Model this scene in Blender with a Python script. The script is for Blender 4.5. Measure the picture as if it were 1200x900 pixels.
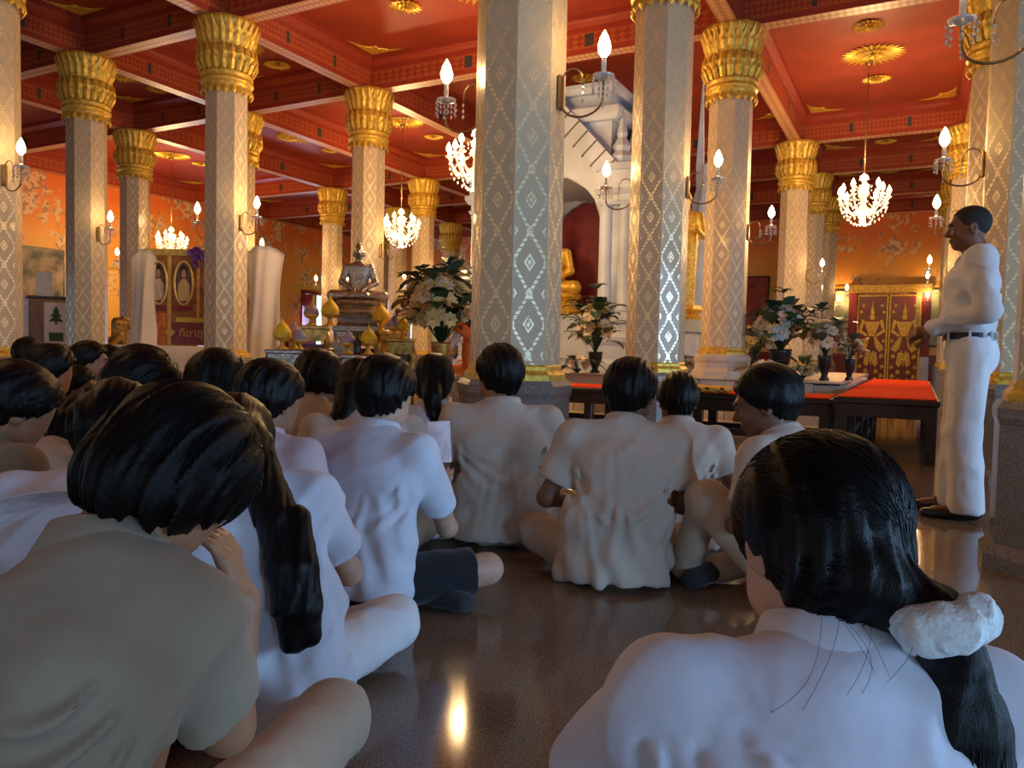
import bpy, bmesh, math, random
import numpy as np
from mathutils import Vector, Matrix, Euler

scene = bpy.context.scene
for _o in list(bpy.data.objects):
    bpy.data.objects.remove(_o)
COL = scene.collection
PI = math.pi
R = math.radians
rnd = random.Random(7)

# ------------------------------------------------------------------ camera
F_PX, HC, PITCH, ROLL = 900.0, 0.87, 0.04552, 0.0223
cam_d = bpy.data.cameras.new('camera')
cam_d.sensor_width = 36.0
cam_d.lens = 36.0 * F_PX / 1200.0
cam_d.clip_start = 0.02
cam_d.clip_end = 200
cam = bpy.data.objects.new('camera', cam_d)
COL.objects.link(cam)
CAMROT = Matrix.Rotation(PI/2 - PITCH, 4, 'X') @ Matrix.Rotation(ROLL, 4, 'Z')
cam.matrix_world = Matrix.Translation((0, 0, HC)) @ CAMROT
scene.camera = cam

def ray(px, py):
    return (CAMROT.to_3x3() @ Vector(((px-600)/F_PX, -(py-450)/F_PX, -1.0)))

def at(px, py, Y):
    """the point on a photo pixel's ray that stands Y metres away"""
    d = ray(px, py)
    return Vector((0, 0, HC)) + d*(Y/d.y)

def ground(px, py, z=0.0):
    d = ray(px, py)
    return Vector((0, 0, HC)) + d*((z-HC)/d.z)

# ------------------------------------------------------------------ world, light, exposure
w = bpy.data.worlds.new('world')
scene.world = w
w.use_nodes = True
_bg = w.node_tree.nodes['Background']
_bg.inputs[0].default_value = (0.62, 0.80, 1.0, 1)
_bg.inputs[1].default_value = 1.6
scene.view_settings.view_transform = 'Standard'
scene.view_settings.look = 'None'
scene.view_settings.exposure = 0.0
scene.view_settings.gamma = 1.0
scene.view_settings.use_curve_mapping = False

# the column grid, turned against the camera
G0 = Vector((0.012, 4.40, 0))
GA = R(62.23)
GU = Vector((math.cos(GA), math.sin(GA), 0))
GV = Vector((-GU.y, GU.x, 0))
GS = 2.648
def gp(i, j, z=0.0):
    p = G0 + GU*(GS*i) + GV*(GS*j)
    return Vector((p.x, p.y, z))

I0, I1, J0, J1 = -3.6, 7.0, -3.0, 5.85        # the hall's four walls on that grid
CEIL, BEAM = 5.06, 4.60

def area_light(name, loc, target, sx, sy, power, color):
    l = bpy.data.lights.new(name, 'AREA')
    l.shape = 'RECTANGLE'; l.size = sx; l.size_y = sy
    l.energy = power; l.color = color
    o = bpy.data.objects.new(name, l)
    COL.objects.link(o)
    o.location = loc
    o.rotation_euler = (Vector(target)-Vector(loc)).to_track_quat('-Z', 'Z').to_euler()
    return o
DAY = (0.33, 0.62, 1.0)
# daylight through the open doors of the right wall, the rear wall and the left wall
DOORS_R = (-2.4, -0.2, 2.0, 4.2)              # grid positions of the doors in the right wall
DOORS_B = (-1.6, 0.6, 2.8)
DOORS_L = (-1.0, 1.6, 4.2, 5.9)
for k, i in enumerate(DOORS_R):
    area_light('daylight_door_right', gp(i, J0+0.03, 1.35), gp(i, J0+2, 1.1), 1.5, 2.4, (205, 225, 60, 20)[k], DAY)
for k, j in enumerate(DOORS_B):
    area_light('daylight_door_rear', gp(I0+0.03, j, 1.35), gp(I0+2, j, 1.1), 1.5, 2.4, (20, 5, 3)[k], DAY)
for k, i in enumerate(DOORS_L):
    area_light('daylight_door_left', gp(i, J1-0.03, 1.35), gp(i, J1-2, 1.2), 1.4, 2.3, (10, 30, 90, 150)[k], DAY)

# ------------------------------------------------------------------ helpers
def put(name, me, m=None, parent=None, loc=None, rot=None, sc=None):
    o = bpy.data.objects.new(name, me)
    COL.objects.link(o)
    if m is not None and me is not None and not me.materials:
        me.materials.append(m)
    if parent is not None: o.parent = parent
    if loc is not None: o.location = loc
    if rot is not None: o.rotation_euler = rot
    if sc is not None: o.scale = (sc, sc, sc) if isinstance(sc, (int, float)) else sc
    return o

def tag(o, label, cat, group=None, kind=None):
    if label: o['label'] = label
    if cat: o['category'] = cat
    if group: o['group'] = group
    if kind: o['kind'] = kind
    return o

def thing(name, label, cat, loc=(0, 0, 0), rz=0.0, group=None, sc=1.0):
    o = bpy.data.objects.new(name, None)
    o.empty_display_size = 0.1
    COL.objects.link(o)
    o.location = loc; o.rotation_euler = (0, 0, rz); o.scale = (sc, sc, sc)
    return tag(o, label, cat, group)

def dup(root, loc, rz=0.0, label=None, group=None, sc=None):
    r = root.copy(); COL.objects.link(r)
    r.location = loc; r.rotation_euler = (0, 0, rz)
    if sc: r.scale = (sc, sc, sc)
    if label: r['label'] = label
    if group: r['group'] = group
    for ch in list(root.children):
        c = ch.copy(); COL.objects.link(c); c.parent = r
        for g in list(ch.children):
            d = g.copy(); COL.objects.link(d); d.parent = c
    return r

class MB:
    """collects shapes and links them as one mesh"""
    def __init__(s): s.v = []; s.f = []; s.mi = []; s.cur = 0; s.sm = []; s.smooth = False
    def add(s, vs, fs):
        b = len(s.v); s.v += [tuple(v) for v in vs]
        for f in fs:
            s.f.append([b+i for i in f]); s.mi.append(s.cur); s.sm.append(s.smooth)
        return s
    def box(s, c, size, M=None, bev=0.0):
        cx, cy, cz = c; hx, hy, hz = size[0]/2, size[1]/2, size[2]/2
        if bev <= 0:
            vs = [Vector((x*hx, y*hy, z*hz)) for x in (-1, 1) for y in (-1, 1) for z in (-1, 1)]
            fs = [(0,1,3,2), (4,6,7,5), (0,4,5,1), (2,3,7,6), (0,2,6,4), (1,5,7,3)]
        else:
            b = min(bev, hx*.9, hy*.9, hz*.9)
            bm = bmesh.new(); bmesh.ops.create_cube(bm, size=1)
            bmesh.ops.scale(bm, vec=(2*hx, 2*hy, 2*hz), verts=bm.verts)
            bmesh.ops.bevel(bm, geom=list(bm.edges), offset=b, segments=1, affect='EDGES')
            bm.verts.index_update()
            vs = [v.co.copy() for v in bm.verts]; fs = [[v.index for v in f.verts] for f in bm.faces]
            bm.free()
        if M is not None: vs = [M @ v for v in vs]
        return s.add([(v[0]+cx, v[1]+cy, v[2]+cz) for v in vs], fs)
    def lathe(s, prof, n=16, c=(0, 0, 0), rot=0.0, cap=True, sx=1, sy=1, arc=2*PI):
        vs = []; fs = []
        full = abs(arc-2*PI) < 1e-6
        m = n if full else n+1
        for (r, z) in prof:
            for k in range(m):
                a = rot+arc*k/n
                vs.append((c[0]+r*math.cos(a)*sx, c[1]+r*math.sin(a)*sy, c[2]+z))
        for i in range(len(prof)-1):
            for k in range(n):
                k2 = (k+1) % m
                fs.append((i*m+k, i*m+k2, (i+1)*m+k2, (i+1)*m+k))
        if cap and full:
            if prof[0][0] > 1e-4: fs.append(tuple(reversed(range(m))))
            if prof[-1][0] > 1e-4: fs.append(tuple((len(prof)-1)*m+k for k in range(m)))
        return s.add(vs, fs)
    def tube(s, pts, r, n=6, cap=True):
        pts = [Vector(p) for p in pts]
        rs = r if isinstance(r, (list, tuple)) else [r]*len(pts)
        vs = []; fs = []
        up = Vector((0.13, 0.21, 0.97))
        prevx = None
        for i, p in enumerate(pts):
            t = (pts[min(i+1, len(pts)-1)]-pts[max(i-1, 0)])
            t = t.normalized() if t.length > 1e-9 else Vector((0, 0, 1))
            if prevx is None:
                x = t.cross(up)
                if x.length < 1e-3: x = t.cross(Vector((1, 0, 0)))
            else:
                x = prevx - t*prevx.dot(t)
            x.normalize(); y = t.cross(x); prevx = x
            for k in range(n):
                a = 2*PI*k/n
                vs.append(p+(x*math.cos(a)+y*math.sin(a))*rs[i])
        for i in range(len(pts)-1):
            for k in range(n):
                k2 = (k+1) % n
                fs.append((i*n+k, i*n+k2, (i+1)*n+k2, (i+1)*n+k))
        if cap:
            fs.append(tuple(reversed(range(n)))); fs.append(tuple((len(pts)-1)*n+k for k in range(n)))
        return s.add(vs, fs)
    def ball(s, c, r, n=10, m=6):
        rx, ry, rz = r if isinstance(r, (list, tuple)) else (r, r, r)
        vs = [(c[0], c[1], c[2]-rz)]; fs = []
        for i in range(1, m):
            a = -PI/2+PI*i/m
            for k in range(n):
                b = 2*PI*k/n
                vs.append((c[0]+rx*math.cos(a)*math.cos(b), c[1]+ry*math.cos(a)*math.sin(b), c[2]+rz*math.sin(a)))
        vs.append((c[0], c[1], c[2]+rz))
        for k in range(n):
            fs.append((0, 1+(k+1) % n, 1+k))
            for i in range(m-2):
                fs.append((1+i*n+k, 1+i*n+(k+1) % n, 1+(i+1)*n+(k+1) % n, 1+(i+1)*n+k))
            fs.append((1+(m-2)*n+k, 1+(m-2)*n+(k+1) % n, len(vs)-1))
        return s.add(vs, fs)
    def mesh(s, name, mats=None):
        me = bpy.data.meshes.new(name)
        me.from_pydata(s.v, [], s.f)
        for m in (mats or []): me.materials.append(m)
        if len(set(s.mi)) > 1: me.polygons.foreach_set('material_index', s.mi)
        me.polygons.foreach_set('use_smooth', s.sm)
        me.update()
        return me
    def build(s, name, m, parent=None, loc=None, rot=None, sc=None):
        ms = m if isinstance(m, (list, tuple)) else [m]
        return put(name, s.mesh(name, ms), None, parent, loc, rot, sc)

# ------------------------------------------------------------------ materials
def newmat(name):
    m = bpy.data.materials.new(name); m.use_nodes = True
    nt = m.node_tree
    return m, nt, nt.nodes['Principled BSDF']

def mat(name, col, rough=0.6, metal=0.0, var=0.15, scale=12.0, bump=0.0, bscale=40.0, spec=0.5, coat=0.0,
        sheen=0.0, stretch=None, emit=None, trans=0.0, col2=None):
    m, nt, b = newmat(name)
    N, L = nt.nodes, nt.links
    b.inputs['Roughness'].default_value = rough
    b.inputs['Metallic'].default_value = metal
    b.inputs['Specular IOR Level'].default_value = spec
    if coat: b.inputs['Coat Weight'].default_value = coat; b.inputs['Coat Roughness'].default_value = 0.08
    if sheen: b.inputs['Sheen Weight'].default_value = sheen
    if trans: b.inputs['Transmission Weight'].default_value = trans
    tc = N.new('ShaderNodeTexCoord'); src = tc.outputs['Object']
    if stretch:
        mp = N.new('ShaderNodeMapping'); mp.inputs['Scale'].default_value = stretch
        L.new(src, mp.inputs[0]); src = mp.outputs[0]
    no = N.new('ShaderNodeTexNoise'); no.inputs['Scale'].default_value = scale; no.inputs['Detail'].default_value = 4
    L.new(src, no.inputs['Vector'])
    rp = N.new('ShaderNodeValToRGB')
    c = np.array(col[:3]); c2 = np.array(col2[:3]) if col2 else c*(1-var)
    rp.color_ramp.elements[0].position = 0.35; rp.color_ramp.elements[1].position = 0.65
    rp.color_ramp.elements[0].color = (*c2, 1)
    rp.color_ramp.elements[1].color = (*np.minimum(c*(1+var*.4), 1), 1)
    L.new(no.outputs[0], rp.inputs[0]); L.new(rp.outputs[0], b.inputs['Base Color'])
    if bump:
        n2 = N.new('ShaderNodeTexNoise'); n2.inputs['Scale'].default_value = bscale; n2.inputs['Detail'].default_value = 3
        L.new(src, n2.inputs['Vector'])
        bp = N.new('ShaderNodeBump'); bp.inputs['Strength'].default_value = bump; bp.inputs['Distance'].default_value = 0.01
        L.new(n2.outputs[0], bp.inputs['Height']); L.new(bp.outputs[0], b.inputs['Normal'])
    if emit:
        b.inputs['Emission Color'].default_value = (*emit[0], 1); b.inputs['Emission Strength'].default_value = emit[1]
    return m

class X:
    """tiny node-maths expression"""
    nt = None
    def __init__(s, v): s.v = v
    @staticmethod
    def op(o, *a):
        n = X.nt.nodes.new('ShaderNodeMath'); n.operation = o
        for i, q in enumerate(a):
            if isinstance(q, X): q = q.v
            if isinstance(q, (int, float)): n.inputs[i].default_value = q
            else: X.nt.links.new(q, n.inputs[i])
        return X(n.outputs[0])
    def __add__(s, o): return X.op('ADD', s, o)
    def __sub__(s, o): return X.op('SUBTRACT', s, o)
    def __mul__(s, o): return X.op('MULTIPLY', s, o)
    def __rsub__(s, o): return X.op('SUBTRACT', o, s)
    def abs(s): return X.op('ABSOLUTE', s)
    def fract(s): return X.op('FRACT', s)
    def lt(s, o): return X.op('LESS_THAN', s, o)
    def gt(s, o): return X.op('GREATER_THAN', s, o)
    def max(s, o): return X.op('MAXIMUM', s, o)
    def min(s, o): return X.op('MINIMUM', s, o)
    def sin(s): return X.op('SINE', s)

def mixcol(nt, fac, a, b):
    n = nt.nodes.new('ShaderNodeMix'); n.data_type = 'RGBA'
    if isinstance(fac, (int, float)): n.inputs[0].default_value = fac
    else: nt.links.new(fac, n.inputs[0])
    for i, q in ((6, a), (7, b)):
        if isinstance(q, (tuple, list)): n.inputs[i].default_value = (*q[:3], 1)
        else: nt.links.new(q, n.inputs[i])
    return n.outputs[2]

def stencil_mat():
    m, nt, b = newmat('stencilled_column')
    X.nt = nt
    uv = nt.nodes.new('ShaderNodeUVMap'); uv.uv_map = 'UVMap'
    sp = nt.nodes.new('ShaderNodeSeparateXYZ'); nt.links.new(uv.outputs[0], sp.inputs[0])
    u, v = X(sp.outputs[0]), X(sp.outputs[1])
    a = (u-0.5).abs()*2.0
    tri = (v.fract()-0.5).abs()*2.0
    dash = ((v*75.4).sin()).gt(-0.6)
    line = (a-tri).abs().lt(0.10)*dash
    line2 = (a-tri*0.80).abs().lt(0.05)*0.0
    def flower(ax, tx, r):
        d = ax*1.0+tx*1.15
        ring = d.lt(r)*d.gt(r*0.62)
        return ring.max(d.lt(r*0.36))
    fl = flower(a, 1.0-tri, 0.34).max(flower(a, tri, 0.22)).max(flower(1.0-a, tri, 0.30)).max(flower(1.0-a, 1.0-tri, 0.2))
    inside = (u-0.5).abs().lt(0.455)
    pat = line.max(fl).max(line2)*inside
    no = nt.nodes.new('ShaderNodeTexNoise'); no.inputs['Scale'].default_value = 55
    tc = nt.nodes.new('ShaderNodeTexCoord'); nt.links.new(tc.outputs['Object'], no.inputs['Vector'])
    wear = X(no.outputs[0]).gt(0.40)
    pat = pat*(wear*0.8+0.2)
    n2 = nt.nodes.new('ShaderNodeTexNoise'); n2.inputs['Scale'].default_value = 3
    nt.links.new(tc.outputs['Object'], n2.inputs['Vector'])
    base = mixcol(nt, n2.outputs[0], (0.56, 0.44, 0.265), (0.65, 0.525, 0.335))
    col = mixcol(nt, pat.v, base, (0.97, 0.80, 0.50))
    nt.links.new(col, b.inputs['Base Color'])
    nt.links.new((pat*0.55).v, b.inputs['Metallic'])
    nt.links.new((0.46-pat*0.16).v, b.inputs['Roughness'])
    b.inputs['Coat Weight'].default_value = 0.15
    bp = nt.nodes.new('ShaderNodeBump'); bp.inputs['Strength'].default_value = 0.25; bp.inputs['Distance'].default_value = 0.004
    nt.links.new(pat.v, bp.inputs['Height']); nt.links.new(bp.outputs[0], b.inputs['Normal'])
    return m

def granite_mat(name, c1, c2, c3, rough, scale):
    m, nt, b = newmat(name)
    N, L = nt.nodes, nt.links
    tc = N.new('ShaderNodeTexCoord')
    vo = N.new('ShaderNodeTexVoronoi'); vo.inputs['Scale'].default_value = scale
    n1 = N.new('ShaderNodeTexNoise'); n1.inputs['Scale'].default_value = 1.4; n1.inputs['Detail'].default_value = 5
    n3 = N.new('ShaderNodeTexNoise'); n3.inputs['Scale'].default_value = scale*.8; n3.inputs['Detail'].default_value = 5
    for q in (vo, n1, n3): L.new(tc.outputs['Object'], q.inputs['Vector'])
    sp = N.new('ShaderNodeSeparateColor'); L.new(vo.outputs['Color'], sp.inputs[0])
    a = mixcol(nt, sp.outputs[0], c1, c2)
    r1 = N.new('ShaderNodeValToRGB'); r1.color_ramp.elements[0].position = .45; r1.color_ramp.elements[1].position = .62
    L.new(n3.outputs[0], r1.inputs[0])
    c = mixcol(nt, r1.outputs[0], a, c3)
    r2 = N.new('ShaderNodeValToRGB')
    r2.color_ramp.elements[0].color = (.82, .80, .78, 1); r2.color_ramp.elements[1].color = (1.1, 1.05, 1.0, 1)
    L.new(n1.outputs[0], r2.inputs[0])
    mu = N.new('ShaderNodeMix'); mu.data_type = 'RGBA'; mu.blend_type = 'MULTIPLY'; mu.inputs[0].default_value = 1
    L.new(c, mu.inputs[6]); L.new(r2.outputs[0], mu.inputs[7])
    L.new(mu.outputs[2], b.inputs['Base Color'])
    rr = N.new('ShaderNodeMapRange'); rr.inputs[3].default_value = rough*.7; rr.inputs[4].default_value = rough*1.4
    L.new(n1.outputs[0], rr.inputs[0]); L.new(rr.outputs[0], b.inputs['Roughness'])
    return m

def mural_mat():
    m, nt, b = newmat('mural_paint')
    N, L = nt.nodes, nt.links
    tc = N.new('ShaderNodeTexCoord'); src = tc.outputs['Object']
    X.nt = nt
    sp = N.new('ShaderNodeSeparateXYZ'); L.new(src, sp.inputs[0])
    n0 = N.new('ShaderNodeTexNoise'); n0.inputs['Scale'].default_value = 0.9; n0.inputs['Detail'].default_value = 4
    L.new(src, n0.inputs['Vector'])
    h = (X(sp.outputs[2])-2.3)*0.42+(X(n0.outputs[0])-0.5)*0.9
    rp = N.new('ShaderNodeValToRGB'); e = rp.color_ramp.elements
    e[0].position = 0.05; e[0].color = (.86, .50, .10, 1)
    e[1].position = 0.85; e[1].color = (.80, .19, .035, 1)
    e2 = rp.color_ramp.elements.new(0.45); e2.color = (.88, .36, .05, 1)
    L.new(h.v, rp.inputs[0])
    vo = N.new('ShaderNodeTexVoronoi'); vo.inputs['Scale'].default_value = 1.15; vo.inputs['Randomness'].default_value = .8
    n1 = N.new('ShaderNodeTexNoise'); n1.inputs['Scale'].default_value = 6; n1.inputs['Detail'].default_value = 6
    L.new(src, vo.inputs['Vector']); L.new(src, n1.inputs['Vector'])
    fig = ((X(n1.outputs[0])-0.5)*1.7+0.43-X(vo.outputs[0]))
    f1 = X.op('MULTIPLY', fig, 5.0).max(0.0).min(0.75)
    n2 = N.new('ShaderNodeTexNoise'); n2.inputs['Scale'].default_value = 9
    L.new(src, n2.inputs['Vector'])
    fc = mixcol(nt, X(n2.outputs[0]).gt(0.53).v, (.80, .62, .36), (.34, .24, .16))
    c = mixcol(nt, f1.v, rp.outputs[0], fc)
    L.new(c, b.inputs['Base Color'])
    b.inputs['Roughness'].default_value = 0.55
    return m

def beam_mat():
    m, nt, b = newmat('beam_side_stencil')
    N, L = nt.nodes, nt.links
    X.nt = nt
    uv = N.new('ShaderNodeUVMap'); uv.uv_map = 'UVMap'
    sp = N.new('ShaderNodeSeparateXYZ'); L.new(uv.outputs[0], sp.inputs[0])
    u, v = X(sp.outputs[0]), X(sp.outputs[1])
    band = (v-0.36).abs().lt(0.17)
    cell = ((u*14.0).fract()-0.5).abs()+((v*7.0).fract()-0.5).abs()
    pat = band*cell.lt(0.42)*cell.gt(0.12)
    edge = ((v-0.36).abs()-0.19).abs().lt(0.012)
    green = ((u*1.0).fract()-0.5).abs().gt(0.465)*band
    tc = N.new('ShaderNodeTexCoord')
    no = N.new('ShaderNodeTexNoise'); no.inputs['Scale'].default_value = 4; L.new(tc.outputs['Object'], no.inputs['Vector'])
    base = mixcol(nt, no.outputs[0], (.27, .034, .018), (.36, .05, .024))
    c = mixcol(nt, (pat*0.45).max(edge*0.5).v, base, (.55, .22, .05))
    c = mixcol(nt, green.v, c, (.05, .055, .05))
    L.new(c, b.inputs['Base Color'])
    b.inputs['Roughness'].default_value = 0.33
    return m

def soffit_mat():
    m, nt, b = newmat('beam_underside_stencil')
    N, L = nt.nodes, nt.links
    X.nt = nt
    uv = N.new('ShaderNodeUVMap'); uv.uv_map = 'UVMap'
    sp = N.new('ShaderNodeSeparateXYZ'); L.new(uv.outputs[0], sp.inputs[0])
    u, v = X(sp.outputs[0]), X(sp.outputs[1])
    cell = ((u*13.0).fract()-0.5).abs()+((v*2.0).fract()-0.5).abs()
    pat = (v-0.5).abs().lt(0.40)*cell.lt(0.45)
    c = mixcol(nt, (pat*0.85).v, (.46, .19, .10), (.70, .42, .19))
    L.new(c, b.inputs['Base Color'])
    b.inputs['Roughness'].default_value = 0.42
    return m

def bulb_mat(name, strength, col=(1.0, .62, .26)):
    return mat(name, (1, .9, .7), emit=(col, strength), var=0)

MT = {}
MT['stencil'] = stencil_mat()
MT['gold'] = mat('gilded_gold', (.84, .53, .07), .42, .40, .32, 26, .3, 60)
MT['gold_dull'] = mat('old_gold', (.62, .38, .09), .38, .75, .4, 20, .3, 50)
MT['granite'] = granite_mat('polished_granite_floor', (.22, .145, .09), (.36, .25, .165), (.11, .075, .048), .09, 230)
MT['plinth'] = granite_mat('grey_granite_plinth', (.23, .22, .21), (.34, .33, .32), (.14, .14, .14), .18, 190)
MT['marble'] = mat('pale_marble', (.68, .58, .47), .32, 0, .22, 3.0, .05, 12)
MT['throne'] = mat('white_marble_throne', (.54, .63, .76), .45, 0, .2, 2.4, .12, 20)
MT['throne_line'] = mat('dark_grey_joint', (.10, .10, .11), .6, 0, .2)
MT['mural'] = mural_mat()
MT['ceil'] = mat('red_ceiling_paint', (.34, .046, .018), .5, 0, .16, 2.0)
MT['beam'] = beam_mat()
MT['soffit'] = soffit_mat()
MT['red_wall'] = mat('deep_red_panel', (.24, .022, .03), .5, 0, .2, 5)
MT['maroon'] = mat('maroon_lacquer', (.20, .018, .022), .32, 0, .2, 8)
MT['plaster'] = mat('cream_plaster', (.70, .60, .46), .7, 0, .1, 3)
MT['dark_wood'] = mat('dark_stained_wood', (.035, .018, .012), .3, 0, .4, 9, .08, 30, stretch=(1, 8, 8))
MT['mid_wood'] = mat('brown_wood', (.36, .18, .06), .45, 0, .35, 7, .08, 30, stretch=(8, 8, 1))
MT['red_cloth'] = mat('red_felt', (.80, .075, .018), 1.0, 0, .12, 30, .2, 200, spec=.08)
MT['bulb'] = bulb_mat('candle_bulb', 40)
MT['bulb_ch'] = bulb_mat('chandelier_bulb', 26)
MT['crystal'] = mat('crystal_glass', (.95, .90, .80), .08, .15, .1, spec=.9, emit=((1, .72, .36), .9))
MT['crystal_dim'] = mat('cut_crystal', (.85, .82, .76), .1, .3, .15, spec=.9)
MT['brass'] = mat('dark_brass', (.36, .24, .11), .3, .8, .2)
MT['silver'] = mat('patterned_silver', (.48, .45, .40), .25, .9, .45, 60, .6, 70)

# ------------------------------------------------------------------ the hall: floor, walls, ceiling
def g2w(a, b, z=0.0):
    p = G0+GU*a+GV*b
    return Vector((p.x, p.y, z))

def gbox(mb, a0, a1, b0, b1, z0, z1):
    vs = [g2w(a, b, z) for a in (a0, a1) for b in (b0, b1) for z in (z0, z1)]
    mb.add(vs, [(0,1,3,2), (4,6,7,5), (0,4,5,1), (2,3,7,6), (0,2,6,4), (1,5,7,3)])
    return mb

def struct(o): o['kind'] = 'structure'; return o
A0, A1, B0, B1 = I0*GS, I1*GS, J0*GS, J1*GS

floor = struct(gbox(MB(), A0-.3, A1+.3, B0-.3, B1+.3, -0.12, 0).build('floor', MT['granite']))
ceiling = struct(gbox(MB(), A0-.3, A1+.3, B0-.3, B1+.3, CEIL, CEIL+.15).build('ceiling', MT['ceil']))

def wall(name, axis, pos, thick, lo, hi, doors, m, dw=1.5, dh=2.5, skip=()):
    """a straight wall on the grid with door openings; axis 'a': runs along u at b=pos, 'b': runs along v at a=pos"""
    mb = MB()
    def seg(s0, s1, z0, z1):
        if axis == 'a': gbox(mb, s0, s1, min(pos, pos+thick), max(pos, pos+thick), z0, z1)
        else: gbox(mb, min(pos, pos+thick), max(pos, pos+thick), s0, s1, z0, z1)
    cur = lo
    for d in sorted(doors):
        seg(cur, d*GS-dw/2, 0, CEIL); seg(d*GS-dw/2, d*GS+dw/2, dh, CEIL); cur = d*GS+dw/2
    seg(cur, hi, 0, CEIL)
    return struct(mb.build(name, m))
wall_left = wall('wall_left', 'a', B1, .3, A0, A1, DOORS_L, MT['mural'])
wall_right = wall('wall_right', 'a', B0, -.3, A0, A1, DOORS_R, MT['plaster'])
wall_rear = wall('wall_rear', 'b', A0, -.3, B0, B1, DOORS_B, MT['plaster'])
wall_back = wall('wall_back', 'b', A1, .3, B0, B1, (), MT['mural'])

# gold frieze lines and dark skirting along the two painted walls
struct(gbox(MB(), A0, A1, B1-.05, B1, 2.62, 2.74).build('trim_1', MT['gold']))
struct(gbox(MB(), A1-.05, A1, B0, B1-.06, 2.62, 2.74).build('trim_2', MT['gold']))
bl = MB()
for s0, s1 in zip([A0]+[d*GS+.75 for d in DOORS_L], [d*GS-.75 for d in DOORS_L]+[A1]):
    gbox(bl, s0, s1, B1-.04, B1, 0, .95)
struct(bl.build('baseboard_left', MT['maroon']))
struct(gbox(MB(), A1-.04, A1, B0, B1-.05, 0, .95).build('baseboard_back', MT['maroon']))

# beams: one piece between two neighbouring columns, children of the ceiling
IL = [-3, -2, -1, 0, 1, 2, 4, 5, 6, 6.95]
JL = [-2.95, -2, -1, 0, 2, 3, 4, 5.8]
def beam_mesh(L):
    # profile across (x), length along y, hangs from the ceiling: stepped top moulding
    prof = [(-.19, CEIL), (-.19, CEIL-.07), (-.15, CEIL-.10), (-.10, CEIL-.13), (-.10, BEAM), (.10, BEAM), (.10, CEIL-.13), (.15, CEIL-.10), (.19, CEIL-.07), (.19, CEIL)]
    me = bpy.data.meshes.new('beam')
    vs = []; fs = []; uvs = []; mi = []
    for y in (0, L):
        for x, z in prof: vs.append((x, y, z))
    n = len(prof)
    for k in range(n-1):
        fs.append((k, k+1, n+k+1, n+k))
        if k == 4:
            mi.append(1); uvs += [(0, 0), (0, 1), (L, 1), (L, 0)]
        else:
            mi.append(0)
            va = (prof[k][1]-BEAM)/(CEIL-BEAM); vb = (prof[k+1][1]-BEAM)/(CEIL-BEAM)
            s = 3.0/L
            uvs += [(0, va), (0, vb), (L*s, vb), (L*s, va)]
    me.from_pydata(vs, [], fs)
    ul = me.uv_layers.new(name='UVMap')
    for i, q in enumerate(uvs): ul.data[i].uv = q
    me.materials.append(MT['beam']); me.materials.append(MT['soffit'])
    me.polygons.foreach_set('material_index', mi)
    me.update()
    return me
_bm = {}
def beam(p, q):
    d = q-p; L = round(d.length, 3)
    if L not in _bm: _bm[L] = beam_mesh(L)
    put('beam', _bm[L], None, ceiling, p, (0, 0, math.atan2(d.y, d.x)-PI/2))
for i in IL:
    for ja, jb in zip(JL[:-1], JL[1:]): beam(gp(i, ja), gp(i, jb))
for j in JL:
    for ia, ib in zip(IL[:-1], IL[1:]): beam(gp(ia, j), gp(ib, j))

# gilt ceiling ornaments
def rosette_mesh(r, n):
    mb = MB()
    for ring, (ra, rb, nn, dz) in enumerate(((.0, r, n, 0), (0, r*.66, n-4, -.02), (0, r*.34, 8, -.035))):
        for k in range(nn):
            a = 2*PI*(k+.5*ring)/nn; da = PI/nn*.95
            def pt(rr, aa, z): return (rr*math.cos(aa), rr*math.sin(aa), z)
            mb.add([pt(rb*.2, a, -.015+dz), pt(rb*.68, a-da, -.012+dz), pt(rb, a, -.03+dz), pt(rb*.68, a+da, -.012+dz), pt(rb*.6, a, -.04+dz)],
                   [(0, 4, 1), (1, 4, 2), (2, 4, 3), (3, 4, 0)])
    mb.ball((0, 0, -.05), (r*.13, r*.13, .03), 10, 5)
    return mb.mesh('rosette', [MT['gold']])
ROS_B, ROS_S = rosette_mesh(.42, 26), rosette_mesh(.21, 16)
def corner_mesh():
    mb = MB()
    L = .55
    pts = [(0, 0), (L, 0), (L*.62, .06), (L*.42, .17), (.26, .22), (.22, .26), (.17, L*.42), (.06, L*.62), (0, L)]
    vs = [(x, y, -.004) for x, y in pts]+[(x*.85+.02, y*.85+.02, -.02) for x, y in pts]
    n = len(pts)
    fs = [tuple(range(n, 2*n))]+[(k, (k+1) % n, n+(k+1) % n, n+k) for k in range(n)]
    mb.add(vs, fs)
    return mb.mesh('corner_ornament', [MT['gold']])
CORN = corner_mesh()
for ia, ib in zip(IL[2:-1], IL[3:]):
    for ja, jb in zip(JL[2:-1], JL[3:]):
        ci, cj = (ia+ib)/2, (ja+jb)/2
        put('rosette', ROS_B, None, ceiling, gp(ci, cj, CEIL), (0, 0, GA))
        du, dv = (1.05, 0) if (ib-ia) > (jb-ja)+.2 else (0, 1.05)
        if abs((ib-ia)-(jb-ja)) < .3: du, dv = .8, 0
        for s in (-1, 1):
            p = gp(ci, cj, CEIL)+GU*du*s+GV*dv*s
            put('rosette', ROS_S, None, ceiling, p, (0, 0, GA))
        for (ii, si, jj, sj, rot) in ((ia, 1, ja, 1, 0), (ib, -1, ja, 1, PI/2), (ib, -1, jb, -1, PI), (ia, 1, jb, -1, 3*PI/2)):
            p = gp(ii, jj, CEIL)+GU*(.23*si)+GV*(.23*sj)
            put('corner_ornament', CORN, None, ceiling, p, (0, 0, GA+rot))

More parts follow.
